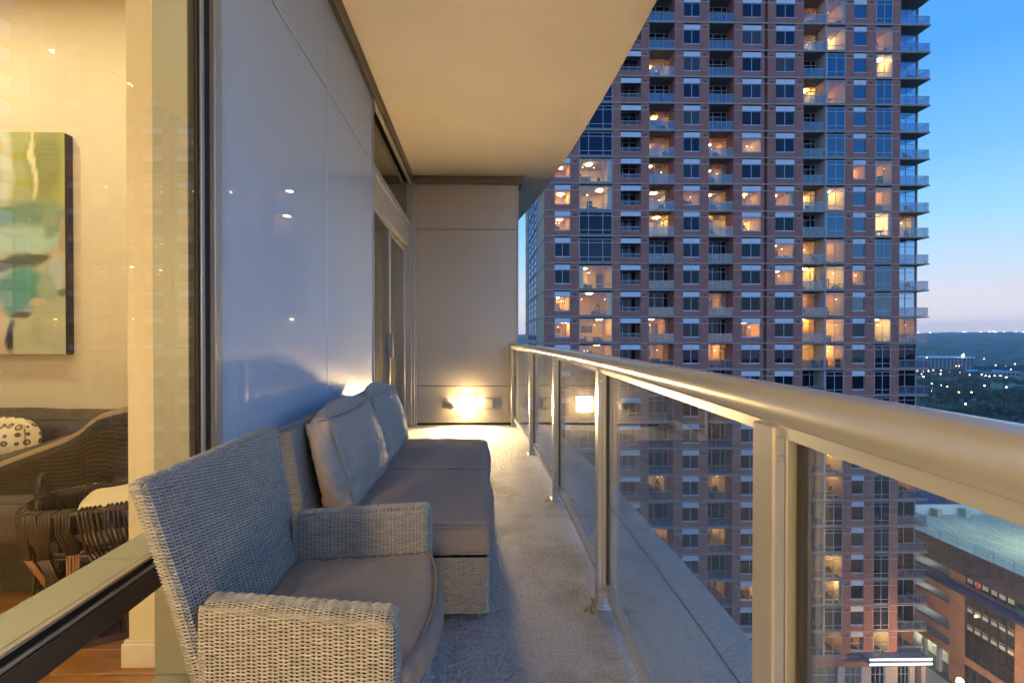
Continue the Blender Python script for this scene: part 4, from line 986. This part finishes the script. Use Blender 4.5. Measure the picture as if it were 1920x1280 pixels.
# brick street front, nearer than the pilaster
bays = [(on_x(1810, 1150, GX).y, on_x(1905, 1150, GX).y), (on_x(1925, 1150, GX).y, on_x(2050, 1150, GX).y)]
wallz0 = GZ
MB().box(GX - .10, GX + .3, bays[0][0], ys_ + .44, wallz0, zr(.489)).build('pilaster', G['brick'], ga)
MB().box(GX - .10, GX + .3, bays[1][0], bays[0][1], wallz0, zr(.529)).build('pilaster', G['brick'], ga)
MB().box(GX - .10, GX + .3, y0g, bays[1][1], wallz0, zr(.489)).build('pilaster', G['brick'], ga)
awn = MB(); awn.add([(GX - .11, y0g, zr(.511)), (GX - .11, y1g, zr(.511)), (GX - .9, y1g, zr(.517)), (GX - .9, y0g, zr(.517)), (GX - .9, y1g, zr(.524)), (GX - .9, y0g, zr(.524)), (GX - .11, y1g, zr(.529)), (GX - .11, y0g, zr(.529))], [(0, 1, 2, 3), (3, 2, 4, 5), (5, 4, 6, 7), (1, 6, 4, 2), (0, 3, 5, 7)])
awn.build('awning', G['navy'], ga)
T['gw'] = dark_glass('garage_window_glass', (.05, .045, .04), .12); BL = mat('white_blind', (.7, .68, .62), .7)
for (yb1, ya1) in bays:
    MB().box(GX + .05, GX + .25, ya1, yb1, zr(.529), zr(.5055)).build('lintel', G['brick'], ga)
    for (r0, r1, nm) in ((.489, .505, 'strip_window'), (.531, .655, 'office_window'), (.672, .73, 'office_window')):
        z1, z0 = zr(r0), zr(r1); q = MB(); nn = 6
        for i in range(nn + 1): y = ya1 + .05 + i * (yb1 - ya1 - .1) / nn; t_ = .05 if i % 3 else .09; q.box(GX - .04, GX + .1, y - t_, y + t_, z0, z1)
        zz_ = [z0 + .05, z1 - .05] + ([zr(.5515), zr(.588), zr(.628)] if r0 == .531 else [])
        for z in zz_: q.box(GX - .03, GX + .09, ya1, yb1, z - .05, z + .05)
        wo = q.build(nm, G['dkframe'], ga); MB().box(GX + .12, GX + .14, ya1, yb1, z0, z1).build('pane', T['gw'], wo)
        if r0 == .531:
            for r_ in (.551, .588): MB().box(GX + .101, GX + .118, ya1 + .1, yb1 - .1, zr(r_) - .55, zr(r_) + .12).build('blind', BL, wo)
        if r0 == .489: MB().box(GX + .101, GX + .118, ya1 + .1, yb1 - .1, z0 + .25, z1 - .1).build('blind', BL, wo)
    MB().box(GX - .02, GX + .28, ya1, yb1, zr(.671), zr(.656)).build('brick_spandrel', G['brick'], ga)
MB().box(GX - .02, GX + .28, y0g, ys_, GZ, zr(.7301)).build('brick_base', G['brick'], ga)
p = on_x(1829, 1155, GX - .2); MB().box(GX - .25, GX - .05, p.y - .07, p.y + .07, p.z - .07, p.z + .07).build('wall_light', emit('office_lamp', (1, .8, .45), 12), ga)
p = on_x(1833, 1098, GX - .02); MB().box(GX - .045, GX - .041, p.y - .14, p.y + .14, p.z - .3, p.z + .5).build('exit_light', emit('red_glow', (1, .05, .08), .7), ga)
p = on_y(1800, 1276, 46.5); t = thing('street_lamp', (p.x, p.y, GZ), 'amber street lamp glowing at the foot of the brick garage front', 'street lamp')
q = MB(); q.tube([(p.x, p.y, GZ), (p.x, p.y, p.z - .22)], [.09, .06], 8); q.build('pole', G['dkframe'], t)
MB().cbox(p.x - .2, p.x + .2, p.y - .2, p.y + .2, p.z - .215, p.z + .2, .06).build('bulb', emit('entrance_lamp', (1, .58, .22), 1500), t)
# low white wall and stubs behind the deck
wb = on_y(1800, 945, 64.7)
MB().box(GX + .3, 150, 64.5, 64.8, ztop - .5, wb.z).build('white_wall', mat('white_roof_wall', (.62, .68, .70), .8), ga)
for px in (1753, 1805, 1860, 1915):
    x = on_y(px, 960, 64.2).x; MB().cbox(x - .42, x + .42, 63.4, 64.45, ztop - .05, ztop + .95, .05).build('wall_stub', G['deck'], ga)
# stair house with its lamp
sx0 = on_y(1888, 960, 64).x
MB().cbox(sx0, sx0 + 2.6, 61.6, 64.4, ztop - .055, ztop + 2.3, .04).build('stair_house', G['conc'], ga)
MB().box(sx0 + .5, sx0 + 1.4, 61.53, 61.595, ztop - .05, ztop + 1.9).build('stair_door', G['dkframe'], ga)
MB().box(sx0 + .75, sx0 + 1.15, 61.35, 61.59, ztop + 1.95, ztop + 2.15).build('door_lamp', emit('stair_lamp', (1, .78, .42), 40), ga)
# deck lamp that throws the pale pool on the roof
lx, ly = 69, 52.5
tl_ = thing('deck_lamp', (lx, ly, ztop), 'tall lit lamp post on the garage roof deck', 'street lamp')
q = MB(); q.tube([(lx, ly, ztop - .05), (lx, ly, ztop + 7), (lx - .8, ly, ztop + 7.3)], .08, 8); q.build('pole', G['dkframe'], tl_)
MB().cbox(lx - 1.5, lx - .7, ly - .25, ly + .25, ztop + 7.22, ztop + 7.34, .03).build('lamp_head', G['dkframe'], tl_)
MB().box(lx - 1.45, lx - .75, ly - .22, ly + .22, ztop + 7.17, ztop + 7.215).build('bulb', emit('deck_lamp_bulb', (.86, 1, .55), 900), tl_)

# blue commercial blocks behind the garage
for (pa, pb, Y, ptop, colr, lab) in ((1735, 1816, 84, 838, (.07, .16, .36), 'dark blue windowless block behind the garage roof'), (1817, 1990, 80, 852, (.30, .36, .42), 'grey blue metal-clad block behind the garage, right of the dark blue one')):
    a, b = on_y(pa, 900, Y), on_y(pb, 900, Y); zt_ = on_y(pa, ptop, Y).z
    t = thing('metal_clad_block', ((a.x + b.x) / 2, Y, GZ), lab, 'building'); m = mat('clad_' + lab[:4], colr, .6, var=.06, vscale=.3)
    MB().box(a.x, b.x, Y, Y + 30, GZ, zt_).build('walls', m, t); MB().box(a.x - .1, b.x + .1, Y - .1, Y + 30.1, zt_ + .001, zt_ + .35).build('roof', G['conc'], t)
    q = MB(); n_ = 5
    for i in range(1, n_): x = a.x + i * (b.x - a.x) / n_; q.box(x - .06, x + .06, Y - .05, Y - .004, GZ, zt_ - .01)
    q.build('cladding_ribs', m, t)

# ================================================================= ground and far landscape
def gz(x, y):
    d = math.hypot(x, y); 
    return GZ if d < 900 else GZ + 62 * min(1, (d - 900) / 2300)
xs_ = np.concatenate([np.linspace(-690, 1400, 26), np.linspace(1500, 3490, 16)]); yv = np.concatenate([np.linspace(-790, -100, 6), np.linspace(0, 1400, 22), np.linspace(1500, 3490, 16)])
V = [(x, y, gz(x, y) - .02) for x in xs_ for y in yv]; ny = len(yv)
Fq = [(i * ny + j, (i + 1) * ny + j, (i + 1) * ny + j + 1, i * ny + j + 1) for i in range(len(xs_) - 1) for j in range(ny - 1)]
gm = mat('ground_grass_and_lots', (.035, .055, .030), .95, var=0, vscale=.018, col2=(.085, .10, .06), detail=6)
obj('ground', np_mesh('ground', V, Fq, gm), kind='structure')
asph = mat('asphalt', (.07, .07, .07), .85, var=.15, vscale=.4)
MB().box(-60, 57.5, -60, 51.4, GZ + .0, GZ + .02).build('street', asph, kind='structure')
MB().box(51.2, 57.4, 51.5, 140, GZ + .0, GZ + .03).build('alley', mat('pale_concrete_paving', (.42, .40, .36), .85, var=.1, vscale=.4), kind='structure')
ra = [on_z(px, py, GZ) for px, py in ((1700, 739), (1780, 741), (1850, 745), (1960, 748))]; rb_ = [on_z(px, py, GZ) for px, py in ((1700, 743), (1780, 746), (1850, 750), (1960, 753))]
q = MB(); q.add([(p.x, p.y, GZ + .03) for p in ra + rb_], [(0, 1, 5, 4), (1, 2, 6, 5), (2, 3, 7, 6)]); q.build('park_road', mat('road_surface', (.30, .22, .20), .8), kind='structure')
la = [on_z(px, py, GZ) for px, py in ((1700, 772), (1760, 768), (1830, 776), (1850, 784), (1760, 782), (1700, 780))]
q = MB(); q.add([(p.x, p.y, GZ + .03) for p in la], [tuple(range(6))]); q.build('lawn', mat('dry_lawn', (.20, .20, .10), .95, var=.2, vscale=.05), kind='structure')
la = [on_z(px, py, GZ) for px, py in ((1800, 712), (1960, 716), (1960, 738), (1830, 734))]
q = MB(); q.add([(p.x, p.y, GZ + .03) for p in la], [(0, 1, 2, 3)]); q.build('park_grass', mat('park_grass', (.07, .13, .06), .95, var=.2, vscale=.03), kind='structure')

# far wood as one rough canopy
az = np.radians(np.linspace(90 - 58, 96, 420)); ds = np.geomspace(900, 3400, 190); V = []
for a in az:
    for d in ds:
        x, y = d * math.cos(a), d * math.sin(a); n1 = noise.noise(Vector((x * .03, y * .03, 0))); n2 = noise.noise(Vector((x * .09, y * .09, 4)))
        V.append((x, y, gz(x, y) + 3.5 + 6 * max(0, n1 + .35) + 4 * n2 + (d / 3400) * 5 * noise.noise(Vector((x * .004, y * .004, 7)))))
nd = len(ds); Fq = [(i * nd + j, (i + 1) * nd + j, (i + 1) * nd + j + 1, i * nd + j + 1) for i in range(len(az) - 1) for j in range(nd - 1)]
obj('far_woodland', np_mesh('far_woodland', V, Fq, mat('woodland_canopy', (.022, .035, .022), .95, vscale=.045, col2=(.12, .14, .09), detail=6)), kind='stuff')

# park trees: trunk with limbs, crown of many leaf clumps
bark = mat('bark', (.06, .045, .03), .9); LEAF = [mat('leaves_a', (.065, .09, .045), .9, var=.4, vscale=.5), mat('leaves_b', (.08, .10, .05), .9, var=.4, vscale=.5)]
def tree_meshes(seed, h):
    r = np.random.default_rng(seed); b = MB(); b.tube([(0, 0, -.3), (.1, 0, h * .25), (0, .1, h * .45)], [.32, .25, .16], 7)
    cl_ = []
    for i in range(9):
        a = i * 2.4; e = r.uniform(.3, 1); L = h * r.uniform(.30, .46); tip = np.array((math.cos(a) * L * 1.05, math.sin(a) * L * 1.05, h * (.42 + .38 * e) * r.uniform(.85, 1.05)))
        b.tube([(0, 0, h * .28), tuple(tip * .5 + np.array((0, 0, h * .12))), tuple(tip)], [.14, .09, .04], 5); cl_.append((tip, h * r.uniform(.13, .21)))
    for i in range(6): cl_.append((np.array((r.normal(0, h * .14), r.normal(0, h * .14), h * r.uniform(.6, .85))), h * .17))
    trunk = b.mesh('trunk', bark); P = []
    for c_, rad in cl_:
        n_ = 120; d = r.normal(size=(n_, 3)); d /= np.linalg.norm(d, axis=1)[:, None]; p_ = c_ + d * (rad * r.uniform(.55, 1.1, (n_, 1))) * (1, 1, .75); P.append(p_)
    P = np.concatenate(P); n_ = len(P); s = h * .034
    u = r.normal(size=(n_, 3)); u /= np.linalg.norm(u, axis=1)[:, None]; v = np.cross(u, r.normal(size=(n_, 3))); v /= np.linalg.norm(v, axis=1)[:, None]
    sc = s * r.uniform(.6, 1.4, (n_, 1)); Vv = np.stack([P - u * sc, P + v * sc * .7, P + u * sc, P - v * sc * .7], 1)
    return trunk, np_mesh('crown', Vv, np.arange(n_ * 4).reshape(-1, 4), LEAF[seed % 2], smooth=False)
TM = [tree_meshes(s, h) for s, h in ((1, 8), (2, 10), (3, 9), (4, 12))]
tree_px = []
r = random.Random(5)
for (y, n_, x0, x1) in ((704, 8, 1725, 1925), (716, 8, 1722, 1860), (728, 8, 1722, 1850), (737, 6, 1735, 1925), (752, 14, 1722, 1835), (760, 8, 1735, 1935), (768, 8, 1855, 1940), (786, 10, 1745, 1945), (799, 6, 1830, 1950)):
    for i in range(n_): tree_px.append((x0 + (i + r.uniform(.1, .9)) * (x1 - x0) / n_, y + r.uniform(-4, 4)))
for (px, py) in tree_px:
    p = on_z(px, py, GZ); iv = r.randrange(4); tr_, cr_ = TM[iv]; vn = ('low', 'broad', 'loose-crowned', 'tall')[iv]
    row = 'beside the park road' if 733 <= py < 775 else ('on the near lawn' if py >= 775 else 'in the park below the far wood')
    t = thing('park_tree', p, f'dark {vn} shade tree ' + row, 'tree', f'{vn} shade trees ' + row); s = r.uniform(.8, 1.2); t.scale = (s, s, s); t.rotation_euler = (0, 0, r.uniform(0, 6.28))
    for nm, me in (('trunk', tr_), ('crown', cr_)):
        o = bpy.data.objects.new(nm, me); C.objects.link(o); o.parent = t

# lamps in the park and car parks
LM = {'w': emit('lamp_white', (1, .88, .62), 40), 'o': emit('lamp_amber', (1, .52, .18), 34), 'g': emit('lamp_green', (.35, 1, .55), 26), 'r': emit('lamp_red', (1, .12, .12), 20)}
pole_me = MB().tube([(0, 0, -7), (0, 0, 0), (0, -.6, .25)], .09, 6).mesh('pole', G['dkframe'])
def ball(rad, m):
    b = MB(); n_ = 6
    vs = [(0, 0, rad), (0, 0, -rad)] + [(rad * math.cos(t) * math.cos(e), rad * math.sin(t) * math.cos(e), rad * math.sin(e)) for e in (.6, -.6) for t in np.linspace(0, 6.283, n_, endpoint=False)]
    b.add(vs, [(0, 2 + i, 2 + (i + 1) % n_) for i in range(n_)] + [(1, 2 + n_ + (i + 1) % n_, 2 + n_ + i) for i in range(n_)] + [(2 + i, 2 + n_ + i, 2 + n_ + (i + 1) % n_, 2 + (i + 1) % n_) for i in range(n_)]); return b.mesh('bulb', m)
bulbs = {k: ball(.32, m) for k, m in LM.items()}
parks = [(1747, 719, 'g'), (1764.7, 722, 'g'), (1776, 724.5, 'o'), (1846, 723, 'w'), (1887, 725.5, 'w'), (1864.7, 735, 'w'), (1849.8, 735.6, 'o'), (1797.9, 735, 'o'), (1821.7, 735, 'o'), (1748.7, 730, 'o'), (1747, 733, 'w'), (1810.6, 757, 'w'),
         (1840.7, 702, 'w'), (1848, 704, 'w'), (1855, 705, 'w'), (1865, 704, 'w'), (1876, 704, 'o'), (1887, 707, 'w'), (1903, 682, 'w'), (1895, 692, 'w'), (1915, 687.5, 'w'), (1886, 686, 'w'), (1867, 684.6, 'w'), (1845.5, 672.5, 'o'), (1818, 702.6, 'o'), (1780.5, 697, 'r'),
         (1764.7, 694.5, 'o'), (1798.6, 686, 'o'), (1793, 686, 'o'), (1737.6, 670, 'w'), (1720, 695, 'o'), (1731.5, 696, 'r'), (1741, 695, 'w'), (1728, 701, 'g'), (1731.5, 706, 'w'), (1763.7, 701, 'w'), (1750, 694, 'o'), (1800, 698, 'r'), (1754, 650, 'w')]
cn = {'w': 'white', 'o': 'amber', 'g': 'green', 'r': 'red'}
for (px, py, k) in parks:
    p = on_z(px, py, GZ + 8.5) if py > 676 else on_z(px, py, -22)
    where = 'among the park trees' if py > 712 else 'in the car parks by the far buildings'
    t = thing('street_lamp', p, f'small lit {cn[k]} street lamp {where}', 'street lamp', f'{cn[k]} lamps {where}')
    for nm, me in (('pole', pole_me), ('bulb', bulbs[k])):
        o = bpy.data.objects.new(nm, me); C.objects.link(o); o.parent = t
far_b = ball(2.0, emit('far_light', (1, .80, .52), 40)); far_r = ball(2.0, emit('far_light_red', (1, .2, .2), 25))
for zx, zy in ((245, 366), (372, 366), (430, 369), (537, 366), (632, 367), (733, 363), (760, 363), (920, 361), (932, 362), (1018, 362), (1065, 356), (1085, 367), (1112, 361), (1180, 363), (1307, 361), (1390, 361), (1195, 398), (1230, 396), (1300, 392), (1340, 385), (430, 418)):
    px, py = 1680 + zx / 5.82, 560 + zy / 5.82; p = Vector((0, 0, CAMZ)) + Vector(ray(px, py)) * 3050
    lab = ('red light on the far horizon', 'red lights on the horizon') if zx in (1195, 1230) else ('tiny warm light on the far horizon', 'warm lights on the horizon')
    tag(obj('far_light', far_r if zx in (1195, 1230) else far_b, None, p), lab[0], 'light', lab[1])

# far hotel-like block and blue-roofed hall
def far_block(pa, pb, pyb, pyt, lab, colr, n_, nz, roofc, dep=30):
    a, b = on_z(pa, pyb, GZ), on_z(pb, pyb, GZ); Y = a.y; b = on_y(pb, pyb, Y); zt_ = on_y(pa, pyt, Y).z
    t = thing('far_building', ((a.x + b.x) / 2, Y, GZ), lab, 'building'); m = mat('far_wall_' + lab[:6], colr, .8, var=.1, vscale=.05)
    MB().box(a.x, b.x, Y, Y + dep, GZ, zt_).build('walls', m, t); MB().box(a.x - 1, b.x + 1, Y - 1, Y + dep + 1, zt_ + .01, zt_ + 1.4).build('roof', mat('far_roof_' + lab[:6], roofc, .6), t)
    wme = MB().box(-.28 * (b.x - a.x) / n_, .28 * (b.x - a.x) / n_, -.3, -.02, -.30 * (zt_ - GZ) / max(1, nz), .30 * (zt_ - GZ) / max(1, nz)).mesh('window', T['dark'])
    for i in range(n_):
        for j in range(nz): obj('window', wme, t, (a.x + (i + .5) * (b.x - a.x) / n_, Y, GZ + (j + .5) * (zt_ - GZ) / nz))
    return t, a.x, b.x, Y, zt_
t, xa, xb_, Y, zt_ = far_block(1738, 1826, 694, 671, 'long dark mid-rise block with pale roof edge, floodlit at its right end', (.20, .19, .20), 12, 5, (.35, .50, .60))
sp = on_y(1806, 666, Y - 2); tag(obj('floodlight', ball(1.3, emit('flood_bulb', (1, .97, .85), 60)), None, sp), 'very bright floodlight on the roof of the far mid-rise block', 'floodlight')
far_block(1832, 1912, 706, 698.5, 'low hall with a bright blue roof beyond the park', (.35, .33, .28), 10, 1, (.05, .22, .45))
far_block(1700, 1742, 716, 709, 'low blue-roofed pavilion beside the tower edge, at the park', (.3, .3, .28), 5, 1, (.03, .20, .42))

# evening haze: one closed box of thin even air round the camera and everything
hz = MB().box(-700, 3500, -800, 3500, GZ - 1.5, 110).build('haze', [], kind='stuff')
hm = bpy.data.materials.new('evening_haze'); hm.use_nodes = True; t_ = hm.node_tree; t_.nodes.clear()
o_ = t_.nodes.new('ShaderNodeOutputMaterial'); v_ = t_.nodes.new('ShaderNodeVolumePrincipled'); v_.inputs['Color'].default_value = (.85, .92, 1, 1); v_.inputs['Density'].default_value = HAZE; v_.inputs['Anisotropy'].default_value = .2
t_.links.new(v_.outputs[0], o_.inputs['Volume']); hz.data.materials.append(hm)
